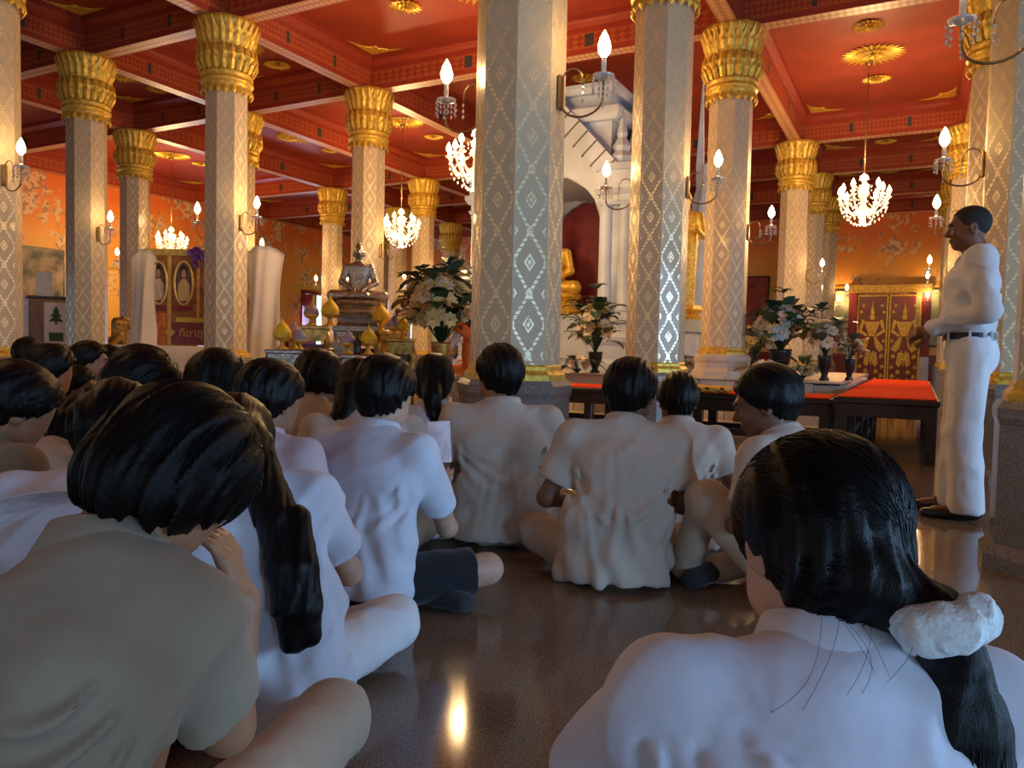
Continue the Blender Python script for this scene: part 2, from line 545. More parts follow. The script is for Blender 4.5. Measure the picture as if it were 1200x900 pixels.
# ------------------------------------------------------------------ columns
COLR, PLT = .257, .70
def oct_pts(r, z, rot=PI/8):
    return [(r*math.cos(rot+PI/4*k), r*math.sin(rot+PI/4*k), z) for k in range(8)]
def shaft_mesh(z0, z1):
    me = bpy.data.meshes.new('shaft')
    vs = oct_pts(COLR*1.0, z0)+oct_pts(COLR*.965, z1)
    fs = [(k, (k+1) % 8, 8+(k+1) % 8, 8+k) for k in range(8)]
    me.from_pydata(vs, [], fs)
    ul = me.uv_layers.new(name='UVMap')
    P = .335
    for k in range(8):
        for i, q in enumerate(((0, z0/P), (1, z0/P), (1, z1/P), (0, z1/P))): ul.data[k*4+i].uv = q
    me.materials.append(MT['stencil']); me.update()
    return me
CAPB = 3.79
def capital_meshes():
    h = BEAM-CAPB
    core = MB()
    prof = [(.262, .02), (.275, .05), (.275, .09), (.29, .10), (.30, .125), (.29, .15), (.272, .16), (.285, .175), (.295, .20), (.285, .225), (.27, .235),
            (.285, .30), (.315, .38), (.32, .44), (.295, .50), (.27, .52), (.28, .60), (.30, .68), (.34, .76), (.345, h)]
    core.smooth = True
    core.lathe([(r/math.cos(PI/16), CAPB+z) for r, z in prof], 16, rot=PI/16)
    petals = MB()
    def ring(n, z0, z1, r0, rm, r1, wid, flip=1):
        for k in range(n):
            a = 2*PI*(k+.5)/n
            ca, sa = math.cos(a), math.sin(a)
            def pt(r, s, z): return (r*ca-s*sa, r*sa+s*ca, CAPB+z)
            zm = z0+(z1-z0)*.55
            ww = wid/2
            petals.add([pt(r0, -ww*.8, z0), pt(r0, ww*.8, z0), pt(rm, -ww, zm), pt(rm+.018, 0, zm), pt(rm, ww, zm), pt(r1, 0, z1), pt(r0+.01, 0, z0)],
                       [(0, 6, 3, 2), (6, 1, 4, 3), (2, 3, 5), (3, 4, 5)])
    ring(20, .05, -.05, .282, .284, .272, .085)
    ring(22, .24, .52, .285, .335, .335, .092)
    ring(22, .22, .40, .29, .335, .35, .07)
    ring(24, .50, .79, .285, .325, .385, .09)
    ring(24, .52, .69, .29, .32, .345, .07)
    return core.mesh('capital', [MT['gold']]), petals.mesh('petals', [MT['gold']])
CAP_ME, PET_ME = capital_meshes()
def plinth_mesh(zt, zb=0.0):
    mb = MB()
    mb.lathe([(r/1, z) for r, z in ((.36, zb), (.36, zb+.06), (.335, zb+.08), (.318, zb+.10), (.318, zt-.10), (.33, zt-.07), (.33, zt-.03), (.31, zt))], 8, rot=PI/8)
    return mb.mesh('plinth', [MT['marble'] if zb > 0 else MT['plinth']])
def baseband_mesh(zt):
    mb = MB()
    mb.lathe([(.292, zt), (.292, zt+.03), (.28, zt+.045), (.268, zt+.055), (.268, zt+.075), (.258, zt+.085)], 8, rot=PI/8)
    return mb.mesh('base_band', [MT['gold']])
_sh = {}
def column(i, j, label, zt=PLT):
    if zt not in _sh: _sh[zt] = (shaft_mesh(zt, CAPB+.05), plinth_mesh(zt, .60 if zt > .8 else 0), baseband_mesh(zt))
    s, p, b = _sh[zt]
    t = thing('column', label, 'column', gp(i, j), GA, 'stencilled octagonal columns')
    put('plinth', p, None, t); put('base_band', b, None, t); put('shaft', s, None, t)
    c = put('capital', CAP_ME, None, t); put('petals', PET_ME, None, c)
    return t
COLS = {
 (0, 0): 'large stencilled octagonal column rising directly behind the short-haired boy sitting upright',
 (1, 0): 'stencilled column in front of the white marble throne, flower vase at its left',
 (2, 0): 'stencilled column standing on the marble dais beside the white spires',
 (0, -1): 'column whose dark granite plinth shows beside the standing man',
 (1, -1): 'stencilled column with a pale blue lit plinth right behind the standing man',
 (2, -1): 'column half hidden behind the column at the standing man',
 (0, 2): 'stencilled column nearest the students at the left aisle, one sconce on it',
 (1, 2): 'stencilled column standing in front of the portrait board',
 (2, 2): 'stencilled column behind the silver statue on the altar',
 (1, 3): 'stencilled column between the wooden cabinet and the portrait board',
 (2, 3): 'column hidden behind the one in front of the portrait board',
 (2, 4): 'stencilled column behind the gold lion statue',
}
FAR = 'far cream column with gilded capital at the back of the hall'
for k, lab in COLS.items(): column(k[0], k[1], lab, .86 if k == (2, 0) else PLT)
for k in ((4, 0), (5, 0), (6, 0), (4, -1), (5, -1), (6, -1), (4, 3), (4, 4), (5, 4), (6, 4), (6, 6 if J1 > 6 else 5), (4, 2), (6, 2)):
    column(k[0], k[1], FAR)

# ------------------------------------------------------------------ sconces and chandeliers
def drop(mb, c, s):
    mb.add([(c[0], c[1], c[2]+s*1.6), (c[0]+s, c[1], c[2]), (c[0], c[1]+s, c[2]), (c[0]-s, c[1], c[2]), (c[0], c[1]-s, c[2]), (c[0], c[1], c[2]-s*1.6)],
           [(0,1,2), (0,2,3), (0,3,4), (0,4,1), (5,2,1), (5,3,2), (5,4,3), (5,1,4)])
def warm_point(name, parent, loc, power, rad=.04, col=(1.0, .62, .28)):
    l = bpy.data.lights.new(name, 'POINT'); l.energy = power; l.color = col; l.shadow_soft_size = rad
    o = bpy.data.objects.new(name, l); COL.objects.link(o); o.parent = parent; o.location = loc
    return o
def make_sconce():
    # mounted at the origin on a face looking along +x
    t = thing('wall_sconce', 'x', 'wall lamp', (0, 0, 0), 0, 'candle sconces on the columns')
    MB().box((.012, 0, 0), (.024, .05, .19), None, .008).build('backplate', MT['brass'], t)
    a = MB(); a.smooth = True
    arm = [(.02+.20*(1-math.cos(s)), 0, -.02-.11*math.sin(s)) for s in [PI*k/14*1.0 for k in range(8)]]
    arm = [(.02, 0, -.05)]+[(.02+.12*(1-math.cos(PI*k/10)), 0, -.06-.085*math.sin(PI*k/10)) for k in range(1, 11)]+[(.262, 0, .0), (.262, 0, .05)]
    a.tube(arm, .0065, 6)
    up = [(.02, 0, .05)]+[(.02+.06*(1-math.cos(PI*k/8)), 0, .06+.06*math.sin(PI*k/8)) for k in range(1, 9)]+[(.143, 0, .02)]
    a.tube(up, .005, 6)
    a.build('arm', MT['brass'], t)
    cu = MB(); cu.smooth = True
    cu.lathe([(.008, .03), (.03, .045), (.055, .05), (.06, .06), (.02, .062), (.018, .075)], 12, (.262, 0, 0))
    cu.build('drip_cup', MT['crystal_dim'], t)
    ca = MB(); ca.lathe([(.014, .07), (.014, .15), (.010, .155)], 8, (.262, 0, 0)); ca.build('candle', MT['crystal_dim'], t)
    b = MB(); b.smooth = True
    b.lathe([(.010, .15), (.032, .18), (.037, .21), (.024, .255), (.003, .295)], 10, (.262, 0, 0)); b.build('bulb', MT['bulb'], t)
    d = MB()
    for k in range(8):
        a2 = 2*PI*k/8
        for q in range(3): drop(d, (.262+.058*math.cos(a2), .058*math.sin(a2), .035-.032*q), .009)
    for q in range(3): drop(d, (.143, 0, .01-.034*q), .010)
    for k in range(5): drop(d, (.262, 0, .0-.026*k), .011-.001*k)
    d.build('crystal_drops', MT['crystal_dim'], t)['kind'] = 'stuff'
    warm_point('sconce_light', t, (.27, 0, .24), SCONCE_W)
    return t
SCONCE_W = 11.0
sc0 = make_sconce()
SC = {(0, 0, 1): 'crystal candle sconce on the large column, beside the hanging chandelier',
      (0, 0, -1): 'crystal candle sconce on the large column, in front of the white throne gable',
      (1, 0, 1): 'single candle sconce in front of the white throne pillars',
      (1, 0, -1): 'candle sconce in front of the white spires',
      (1, -1, 1): 'candle sconce just above and in front of the standing man\'s head',
      (0, -1, 1): 'large looking crystal sconce high beside the edge of the red coffer',
      (0, 2, -1): 'candle sconce on the left aisle column before the orange mural'}
spos = [(0, 0, 1), (0, 0, -1), (1, 0, 1), (1, 0, -1), (2, 0, -1), (1, -1, 1), (0, -1, 1), (2, -1, 1), (0, 2, -1), (1, 2, 1), (1, 2, -1), (1, 3, -1), (2, 4, 1), (2, 2, -1), (2, 3, -1),
        (4, 3, -1), (4, 4, 1), (5, 4, -1), (4, 3, 1), (4, 0, -1), (6, 0, -1), (5, -1, 1), (4, -1, 1), (4, 4, -1)]
SCL = {(2, 0, -1): 'candle sconce on the dais column above the big bouquet', (2, -1, 1): 'candle sconce on the column half hidden behind the standing man\'s column',
       (1, 2, 1): 'candle sconce on the portrait-board column, over the oval portraits', (1, 2, -1): 'candle sconce on the portrait-board column, over the white drape',
       (1, 3, -1): 'candle sconce on the column by the wooden cabinet', (2, 4, 1): 'candle sconce on the column behind the gold lion', (2, 2, -1): 'candle sconce on the column behind the silver statue',
       (2, 3, -1): 'candle sconce on the column hidden behind the portrait-board column'}
first = True
for (i, j, s) in spos:
    z = 2.28
    p = gp(i, j, z)+GV*(s*COLR*.915)
    rz = math.atan2(GV.y*s, GV.x*s)
    lab = SC.get((i, j, s), SCL.get((i, j, s), 'small glowing candle sconce on a far column at the back of the hall'))
    if first:
        sc0.location = p; sc0.rotation_euler = (0, 0, rz); sc0['label'] = lab; first = False
    else: dup(sc0, p, rz, lab)

for (px_, py_, lab) in ((984, 352, 'bright wall sconce on the painted wall beside the red double door, near the landscape panel'), (1087, 347, 'bright wall sconce on the painted wall at the other side of the red double door')):
    d_ = ray(px_, py_); p_ = Vector((0, 0, HC)); p_ = p_+d_*((A1-.02-(p_-G0).dot(GU))/d_.dot(GU))
    q_ = dup(sc0, (p_.x, p_.y, p_.z-.2), GA+PI, lab)
    for l_ in q_.children:
        if l_.type == 'LIGHT': l_.data = l_.data.copy(); l_.data.energy = 60

def make_chandelier():
    t = thing('chandelier', 'x', 'chandelier', (0, 0, 0), 0, 'crystal chandeliers')
    st = MB(); st.smooth = True
    st.lathe([(.02, -.30), (.05, -.27), (.03, -.22), (.07, -.15), (.10, -.10), (.04, -.05), (.03, .05), (.07, .10), (.075, .14), (.03, .18), (.025, .28), (.055, .32), (.06, .36), (.01, .40)], 12)
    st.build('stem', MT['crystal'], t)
    for k in range(10):
        a = 2*PI*k/10; ca, sa = math.cos(a), math.sin(a)
        rr = .33 if k % 2 else .27; zz = .0 if k % 2 else .09
        m = MB(); m.smooth = True
        pts = [(.03+(rr-.03)*q, -.06-.12*math.sin(PI*q)+(.08+zz)*q*q) for q in [x/8 for x in range(9)]]
        m.tube([(r*ca, r*sa, z) for r, z in pts], .011, 5)
        zc = pts[-1][1]
        m.lathe([(.008, zc), (.035, zc+.012), (.045, zc+.025), (.012, zc+.027)], 8, (rr*ca, rr*sa, 0))
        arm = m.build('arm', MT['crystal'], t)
        b = MB(); b.smooth = True
        b.lathe([(.012, zc+.027), (.012, zc+.065), (.030, zc+.09), (.034, zc+.115), (.018, zc+.155), (.002, zc+.185)], 8, (rr*ca, rr*sa, 0))
        b.build('bulb', MT['bulb_ch'], arm)
        s = MB()
        a2 = 2*PI*(k+1)/10; 
        for q in range(9):
            f = q/8; aa = a+(a2-a)*f
            drop(s, (.30*math.cos(aa), .30*math.sin(aa), zc-.03-.10*math.sin(PI*f)), .012)
        for q in range(8):
            f = q/7
            rad = .32*math.cos(f*PI/2*.92)
            drop(s, (rad*ca, rad*sa, zc-.06-.27*math.sin(f*PI/2)), .014)
        for q in range(6):
            f = q/5
            drop(s, ((.06+.22*f)*ca, (.06+.22*f)*sa, .32-.22*f-.10*math.sin(PI*f)), .010)
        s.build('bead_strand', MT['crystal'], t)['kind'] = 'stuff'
    return t
def hang(ch, i, j, zc, rodtop=CEIL):
    pass
def rod(ch, L):
    MB().tube([(0, 0, .38), (0, 0, L)], .008, 6).build('rod', MT['brass'], ch)
    m = MB(); m.smooth = True
    m.lathe([(.008, L-.06), (.04, L-.04), (.05, L-.02), (.05, L)], 12); m.build('ceiling_cup', MT['brass'], ch)
ch0 = make_chandelier()
CH_Z = 3.05
rod(ch0, CEIL-.06-CH_Z)
warm_point('chandelier_light', ch0, (0, 0, .62), 95, .16)
warm_point('chandelier_light', ch0, (0, 0, -.45), 110, .16)
CHS = [(3.05, -.48, 'bright crystal chandelier under the red coffer before the painted back wall'),
       (1.5, 1.0, 'crystal chandelier half hidden behind the large column'),
       (3.0, 2.5, 'crystal chandelier hanging beyond the altar with the silver statue'),
       (3.0, 4.9, 'crystal chandelier hanging above the portrait board')]
for k, (i, j, lab) in enumerate(CHS):
    if k == 0: ch0.location = gp(i, j, CH_Z); ch0['label'] = lab
    else: dup(ch0, gp(i, j, CH_Z), .3*k, lab)
ch_fill = dup(ch0, gp(-1.0, 1.0, CH_Z), .2, 'added out-of-view crystal chandelier warming the left group of students')  # added chandelier out of view, only for warm fill light on the students
for q in ch_fill.children:
    if q.type == 'LIGHT': q.data = q.data.copy(); q.data.energy *= .22

# ------------------------------------------------------------------ bodies and cloth as one blended surface each
_rs = np.random.RandomState(3)
_lat = _rs.rand(32, 32, 32).astype(np.float32)
def vnoise(p):
    """smooth value noise, p (..., 3), about -1..1"""
    i = np.floor(p).astype(int); f = p-i; f = f*f*(3-2*f)
    i0 = i & 31; i1 = (i+1) & 31
    def g(a, b, c): return _lat[a, b, c]
    x0, y0, z0 = i0[..., 0], i0[..., 1], i0[..., 2]; x1, y1, z1 = i1[..., 0], i1[..., 1], i1[..., 2]
    fx, fy, fz = f[..., 0], f[..., 1], f[..., 2]
    c00 = g(x0, y0, z0)*(1-fx)+g(x1, y0, z0)*fx; c10 = g(x0, y1, z0)*(1-fx)+g(x1, y1, z0)*fx
    c01 = g(x0, y0, z1)*(1-fx)+g(x1, y0, z1)*fx; c11 = g(x0, y1, z1)*(1-fx)+g(x1, y1, z1)*fx
    return (((c00*(1-fy)+c10*fy)*(1-fz)+(c01*(1-fy)+c11*fy)*fz)*2-1)

A = lambda *q: np.array(q, dtype=np.float64)
def nrm(v): return v/(np.linalg.norm(v)+1e-12)

class Blob:
    def __init__(s, k=.03): s.pr = []; s.k = k
    def cap(s, a, b, r1, r2, k=None, op='u'):
        a, b = np.asarray(a, float), np.asarray(b, float)
        rm = max(r1, r2); ba = b-a; L2 = ba@ba+1e-12
        def fn(p):
            h = np.clip(((p-a)@ba)/L2, 0, 1)
            q = p-a-h[..., None]*ba
            return np.sqrt((q*q).sum(-1))-(r1+(r2-r1)*h)
        s.pr.append((fn, np.minimum(a, b)-rm, np.maximum(a, b)+rm, s.k if k is None else k, op)); return s
    def ecap(s, a, b, ra, rb, xd, k=None, op='u'):
        """elliptical capsule, ra/rb = (half width along xd, half depth)"""
        a, b = np.asarray(a, float), np.asarray(b, float)
        ax = nrm(b-a); xd = np.asarray(xd, float); xd = nrm(xd-ax*(xd@ax)); yd = np.cross(ax, xd)
        L = np.linalg.norm(b-a)+1e-9; rm = max(*ra, *rb)
        def fn(p):
            q = p-a; t = q@ax; h = np.clip(t/L, 0, 1)
            rx = ra[0]+(rb[0]-ra[0])*h; ry = ra[1]+(rb[1]-ra[1])*h
            o = t-h*L
            e = np.sqrt(((q@xd)/rx)**2+((q@yd)/ry)**2+(o/np.minimum(rx, ry))**2)
            return (e-1)*np.minimum(rx, ry)
        s.pr.append((fn, np.minimum(a, b)-rm, np.maximum(a, b)+rm, s.k if k is None else k, op)); return s
    def ell(s, c, r, M=None, k=None, op='u'):
        c = np.asarray(c, float); r = np.asarray(r, float); M = np.eye(3) if M is None else np.asarray(M)
        def fn(p):
            q = (p-c)@M
            k0 = np.sqrt(((q/r)**2).sum(-1)); k1 = np.sqrt(((q/(r*r))**2).sum(-1))+1e-9
            return k0*(k0-1)/k1
        m = r.max()
        s.pr.append((fn, c-m, c+m, s.k if k is None else k, op)); return s
    def cut(s, p0, n, k=.004, box=None):
        """remove what lies on the side n points to (inside box (lo, hi) if given)"""
        p0 = np.asarray(p0, float); n = nrm(np.asarray(n, float))
        s.pr.append((lambda p: (p-p0)@n, None if box is None else np.asarray(box[0], float), None if box is None else np.asarray(box[1], float), k, 'c')); return s
    def mesh(s, name, h, disp=None):
        los = np.array([p[1] for p in s.pr if p[4] == 'u']); his = np.array([p[2] for p in s.pr if p[4] == 'u'])
        lo = los.min(0)-3*h-.012; hi = his.max(0)+3*h+.012
        n = np.ceil((hi-lo)/h).astype(int)+1
        Fd = np.full(tuple(n), .2, np.float32)
        xs = [lo[d]+h*np.arange(n[d]) for d in range(3)]
        for fn, a, b, k, op in s.pr:
            if op == 'c' and a is None:
                sl = [slice(0, n[d]) for d in range(3)]
            else:
                m = (k+.05) if op != 'c' else 0
                i0 = np.maximum(np.floor((a-m-lo)/h).astype(int), 0); i1 = np.minimum(np.ceil((b+m-lo)/h).astype(int)+1, n)
                if (i1 <= i0).any(): continue
                sl = [slice(i0[d], i1[d]) for d in range(3)]
            g = np.stack(np.meshgrid(*[xs[d][sl[d]] for d in range(3)], indexing='ij'), -1)
            v = fn(g).astype(np.float32); cur = Fd[tuple(sl)]
            if op == 'u':
                if k > 0:
                    q = np.clip(k-np.abs(cur-v), 0, None)/k
                    Fd[tuple(sl)] = np.minimum(cur, v)-q*q*k*.25
                else: Fd[tuple(sl)] = np.minimum(cur, v)
            else:
                w_ = v if op == 'c' else -v
                if k > 0:
                    q = np.clip(k-np.abs(cur-w_), 0, None)/k
                    Fd[tuple(sl)] = np.maximum(cur, w_)+q*q*k*.25
                else: Fd[tuple(sl)] = np.maximum(cur, w_)
        if disp is not None:
            mask = np.abs(Fd) < .035
            idx = np.argwhere(mask)
            P = lo+h*idx
            Fd[mask] += disp(P).astype(np.float32)
        return surfnet(Fd, lo, h, name)

def surfnet(Fd, lo, h, name):
    S = Fd < 0
    n = Fd.shape
    acc = np.zeros(tuple(m-1 for m in n), np.int8)
    for dx in (0, 1):
        for dy in (0, 1):
            for dz in (0, 1):
                acc += S[dx:n[0]-1+dx, dy:n[1]-1+dy, dz:n[2]-1+dz]
    act = (acc > 0) & (acc < 8)
    ids = np.full(act.shape, -1, np.int32)
    C = np.argwhere(act); ids[act] = np.arange(len(C))
    sv = np.zeros((len(C), 3)); cnt = np.zeros(len(C))
    cor = {}
    for dx in (0, 1):
        for dy in (0, 1):
            for dz in (0, 1): cor[dx, dy, dz] = Fd[C[:, 0]+dx, C[:, 1]+dy, C[:, 2]+dz]
    for ax in range(3):
        o = [q for q in range(3) if q != ax]
        for e0 in (0, 1):
            for e1 in (0, 1):
                a = [0, 0, 0]; a[o[0]] = e0; a[o[1]] = e1; b = list(a); b[ax] = 1
                fa, fb = cor[tuple(a)], cor[tuple(b)]
                m = (fa < 0) != (fb < 0)
                t = fa[m]/(fa[m]-fb[m])
                pt = np.tile(np.array(a, float), (m.sum(), 1)); pt[:, ax] = t
                sv[m] += pt; cnt[m] += 1
    V = lo+h*(C+sv/np.maximum(cnt, 1)[:, None])
    faces = []
    for ax in range(3):
        o1, o2 = (ax+1) % 3, (ax+2) % 3
        sl0 = [slice(None)]*3; sl1 = [slice(None)]*3
        sl0[ax] = slice(0, n[ax]-1); sl1[ax] = slice(1, n[ax])
        s0, s1 = S[tuple(sl0)], S[tuple(sl1)]
        E = np.argwhere(s0 != s1)
        E = E[(E[:, o1] > 0) & (E[:, o2] > 0) & (E[:, o1] < n[o1]-1) & (E[:, o2] < n[o2]-1)]
        fl = s0[E[:, 0], E[:, 1], E[:, 2]]
        q = []
        for d1, d2 in ((-1, -1), (0, -1), (0, 0), (-1, 0)):
            e = E.copy(); e[:, o1] += d1; e[:, o2] += d2
            q.append(ids[e[:, 0], e[:, 1], e[:, 2]])
        q = np.stack(q, 1)
        q[~fl] = q[~fl][:, ::-1]
        faces.append(q)
    Q = np.concatenate(faces)
    me = bpy.data.meshes.new(name)
    me.vertices.add(len(V)); me.vertices.foreach_set('co', V.astype(np.float32).ravel())
    me.loops.add(Q.size); me.loops.foreach_set('vertex_index', Q.astype(np.int32).ravel())
    me.polygons.add(len(Q)); me.polygons.foreach_set('loop_start', np.arange(0, Q.size, 4, dtype=np.int32))
    me.polygons.foreach_set('use_smooth', np.ones(len(Q), bool))
    me.update(calc_edges=True)
    return me

# ------------------------------------------------------------------ people
def skin_mat(name, c):
    m = mat(name, c, .5, 0, .12, 30, .05, 200, spec=.4)
    b = m.node_tree.nodes['Principled BSDF']
    b.inputs['Subsurface Weight'].default_value = .12
    b.inputs['Subsurface Radius'].default_value = (.012, .005, .003)
    return m
SKIN = {'mid': skin_mat('skin_brown', (.36, .17, .09)), 'dark': skin_mat('skin_dark_brown', (.19, .08, .042)), 'light': skin_mat('skin_light', (.56, .33, .23)), 'pale': skin_mat('skin_pale', (.66, .47, .42))}
def cloth(name, c, rough=.85): return mat(name, c, rough, 0, .07, 5, .22, 24, sheen=.15, spec=.3)
CL = {'cream': cloth('cream_shirt_cotton', (.58, .485, .40)), 'white': cloth('white_shirt_cotton', (.66, .67, .76)), 'lilac': cloth('lilac_white_cotton', (.70, .64, .74)),
      'beige': cloth('beige_uniform_cotton', (.31, .24, .165)), 'khaki': cloth('khaki_trouser_cotton', (.52, .41, .30)), 'wpant': cloth('white_trouser_cotton', (.80, .81, .84)),
      'black': cloth('black_short_fabric', (.012, .012, .016)), 'sky': cloth('pale_blue_shirt', (.62, .74, .84)), 'pink': cloth('pinkish_white_shirt', (.66, .50, .52)),
      'orange': cloth('orange_robe', (.78, .16, .015)), 'sock': cloth('dark_grey_sock', (.03, .032, .04)), 'tan': cloth('tan_shirt', (.50, .36, .26))}
HAIRM = mat('black_hair', (.0030, .0026, .0028), .42, 0, .5, 60, .22, 90, spec=.20, stretch=(6, 6, 1))
HAIRM2 = mat('black_hair_brown_sheen', (.0042, .0028, .0024), .46, 0, .5, 60, .22, 90, spec=.14, stretch=(6, 6, 1))
EYEW = mat('eye_white', (.30, .27, .24), .4); EYED = mat('eye_dark', (.02, .012, .01), .2)
BLACKL = mat('black_leather', (.012, .010, .010), .35)

def rotm(yaw=0, pitch=0, roll=0):
    """head turn: yaw to the left, pitch forward (down), roll to the right shoulder"""
    M = Matrix.Rotation(R(yaw), 3, 'Z') @ Matrix.Rotation(R(roll), 3, 'Y') @ Matrix.Rotation(R(-pitch), 3, 'X')
    return np.array(M)

def hand(B, w, d, nml, side, curl=35, spread=1.0, thumb=1.0, k=.006):
    """palm, four bent fingers and a thumb; w wrist, d finger direction, nml palm normal (the side the fingers curl to)"""
    d = nrm(np.asarray(d, float)); nml = np.asarray(nml, float); nml = nrm(nml-d*(nml@d)); lat = np.cross(d, nml)*side
    B.ecap(w, w+d*.075, (.026, .017), (.037, .013), lat, .012)
    for q, (off, L) in enumerate(((.030, .066), (.010, .074), (-.010, .068), (-.029, .054))):
        b0 = w+d*.078+lat*off; dirn = nrm(d+lat*off*2.2*spread)
        prev = b0; ang = R(curl*.45)
        for sgm, fr in enumerate((.42, .32, .26)):
            dd = dirn*math.cos(ang)+nml*math.sin(ang)
            nx = prev+dd*L*fr*1.12
            B.cap(prev, nx, .0088-.0006*sgm, .0082-.0008*sgm, k if sgm else .010)
            prev = nx; ang += R(curl)
    t0 = w+d*.02+lat*.024; t1 = t0+(d*.5+lat*.75*thumb+nml*.45)*.038; t2 = t1+nrm(d*.85+lat*.35*thumb+nml*.35)*.030; t3 = t2+nrm(d+nml*.4)*.022
    B.cap(t0, t1, .013, .011, .012); B.cap(t1, t2, .0105, .0095, k); B.cap(t2, t3, .0095, .008, k)

class ScB:
    """passes shapes on to a Blob with all radii scaled"""
    def __init__(s, B, k): s.B = B; s.q = k
    def ell(s, c, r, M=None, k=.02, op='u'): s.B.ell(c, tuple(x*s.q for x in r), M, k, op)
    def cap(s, a, b, r1, r2, k=.02, op='u'): s.B.cap(a, b, r1*s.q, r2*s.q, k, op)
    def cut(s, *a): s.B.cut(*a)
    def ncut(s, p0, n, amp, fr, k=.006):
        p0 = np.asarray(p0, float); n = nrm(np.asarray(n, float))
        s.B.pr.append((lambda p: (p-p0)@n+amp*vnoise(p*A(fr, fr, fr*.25)), None, None, k, 'c'))

def head_prims(B, hc, M, face=True, hs=1.0):
    B = ScB(B, hs)
    def T(*q): return hc+M@A(*q)*hs
    B.ell(T(0, -.012, .030), (.076, .095, .086), M, .02)
    B.ell(T(0, .022, -.030), (.062, .070, .078), M, .03)
    B.ell(T(0, .058, -.090), (.030, .028, .024), M, .03)
    for s in (-1, 1):
        B.ell(T(s*.050, .005, -.062), (.020, .045, .030), M, .03)
        B.ell(T(s*.079, -.008, -.012), (.010, .021, .033), M@rotm(-18*s, 0, 0), .008)
        B.ell(T(s*.085, -.006, -.010), (.007, .010, .018), M, .004, 's')
    if face:
        B.ell(T(0, .080, .024), (.050, .018, .012), M, .02)
        for s in (-1, 1):
            B.ell(T(s*.031, .099, .003), (.017, .012, .010), M, .012, 's')
            B.ell(T(s*.038, .070, -.030), (.022, .020, .020), M, .02)
        B.cap(T(0, .090, .008), T(0, .109, -.030), .008, .0125, .012)
        for s in (-1, 1): B.ell(T(s*.012, .099, -.034), (.008, .010, .007), M, .008)
        B.ell(T(0, .091, -.058), (.022, .010, .0065), M, .006)
        B.ell(T(0, .089, -.069), (.019, .010, .007), M, .006)

def hair_mesh(hc, M, style, h, seed=0, extra=(), hs=1.0):
    B0 = Blob(.03); B = ScB(B0, hs)
    def T(*q): return hc+M@A(*q)*hs
    off = A(seed*3.1, seed*1.7, seed*.9)
    amp = .0035
    if style == 'buzz':
        B.ell(T(0, -.014, .032), (.080, .099, .090), M, .01)
        B.cut(T(0, .060, .050), M@A(0, .86, -.5), .006)
        B.cut(T(0, 0, -.012), M@A(0, .50, -.86), .006)
        amp = .0008
    elif style == 'short':
        B.ell(T(0, -.018, .036), (.096, .116, .099), M, .02)
        B.ell(T(0, -.045, .0), (.086, .080, .080), M, .03)
        B.ncut(T(0, -.04, -.020), M@A(0, .25, -.97), .010, 70, .022)
        B.ell(T(0, -.030, -.015), (.079, .082, .085), M, .03)
        B.ncut(T(0, .060, .036), M@A(0, .80, -.60), .012, 60, .008)
        B.ncut(T(0, 0, -.034), M@A(0, .62, -.78), .012, 90, .006)
        amp = .0045
    elif style == 'bowl':
        B.ell(T(0, -.012, .028), (.102, .118, .103), M, .02)
        B.ell(T(0, -.035, -.030), (.095, .092, .080), M, .03)
        B.ncut(T(0, .070, .018), M@A(0, .85, -.53), .010, 60, .010)
        B.ncut(T(0, 0, -.056), M@A(0, .45, -.89), .014, 80, .008)
        amp = .0045
    else:   # tied or loose long hair: a smooth cap, then the tail
        B.ell(T(0, -.014, .030), (.092, .112, .098), M, .02)
        B.ell(T(0, -.045, -.035), (.078, .072, .075), M, .03)
        B.cut(T(0, .066, .030), M@A(0, .85, -.53), .012)
        B.cut(T(0, .01, -.055), M@A(0, .72, -.70), .012)
        amp = .0022
    for e in extra:
        for (p, r), (q, r2) in zip(e[:-1], e[1:]): B0.cap(p, q, r, r2, .012)
    def disp(P):
        Q = (P-hc)@M
        ang = np.arctan2(Q[:, 0], -Q[:, 1])*(np.sqrt(Q[:, 0]**2+Q[:, 1]**2)+.03)
        st = np.stack([ang*150, Q[:, 2]*22, np.sqrt((Q**2).sum(-1))*40], -1)+off
        st2 = np.stack([ang*60, Q[:, 2]*9, ang*0+seed], -1)+off
        low = np.clip((-.02-Q[:, 2])/.08, 0, 1)
        return -(vnoise(st)*amp+vnoise(st2)*amp*1.3*(1+low))
    return B0.mesh('hair', h, disp)

def strands(hc, M, paths, r, m, parent):
    mb = MB(); mb.smooth = True
    for p in paths: mb.tube([tuple(q) for q in p], [r*.6]+[r]*(len(p)-2)+[r*.3], 3, False)
    o = mb.build('hair_strands', m, parent); o['kind'] = 'stuff'
    return o

def collar_mesh(nk, up, fwd, lat, r=.068, hgt=.042, opening=True):
    """shirt collar: a stand that folds over and down, open at the throat"""
    n = 28; vs = []; fs = []
    for k in range(n+1):
        a = -PI/2+R(24)+(2*PI-R(48))*k/n           # starts and ends either side of the throat (front)
        ca, sa = math.cos(a), math.sin(a)
        d = lat*ca*1.02-fwd*sa*.92
        fr = max(0, -sa)                            # 1 at the front
        base = nk+up*(-.005-.03*fr)+fwd*.008
        prof = [(r*1.00, -.012), (r*.96, hgt*.75), (r*1.0, hgt), (r*1.10, hgt*.9), (r*1.30, -.018-.012*fr), (r*1.22, -.022-.012*fr)]
        for rr, z in prof: vs.append(tuple(base+d*rr+up*z))
    m = 6
    for k in range(n):
        for i in range(m-1): fs.append((k*m+i, (k+1)*m+i, (k+1)*m+i+1, k*m+i+1))
    mb = MB(); mb.smooth = True
    return mb.add(vs, fs).mesh('collar')

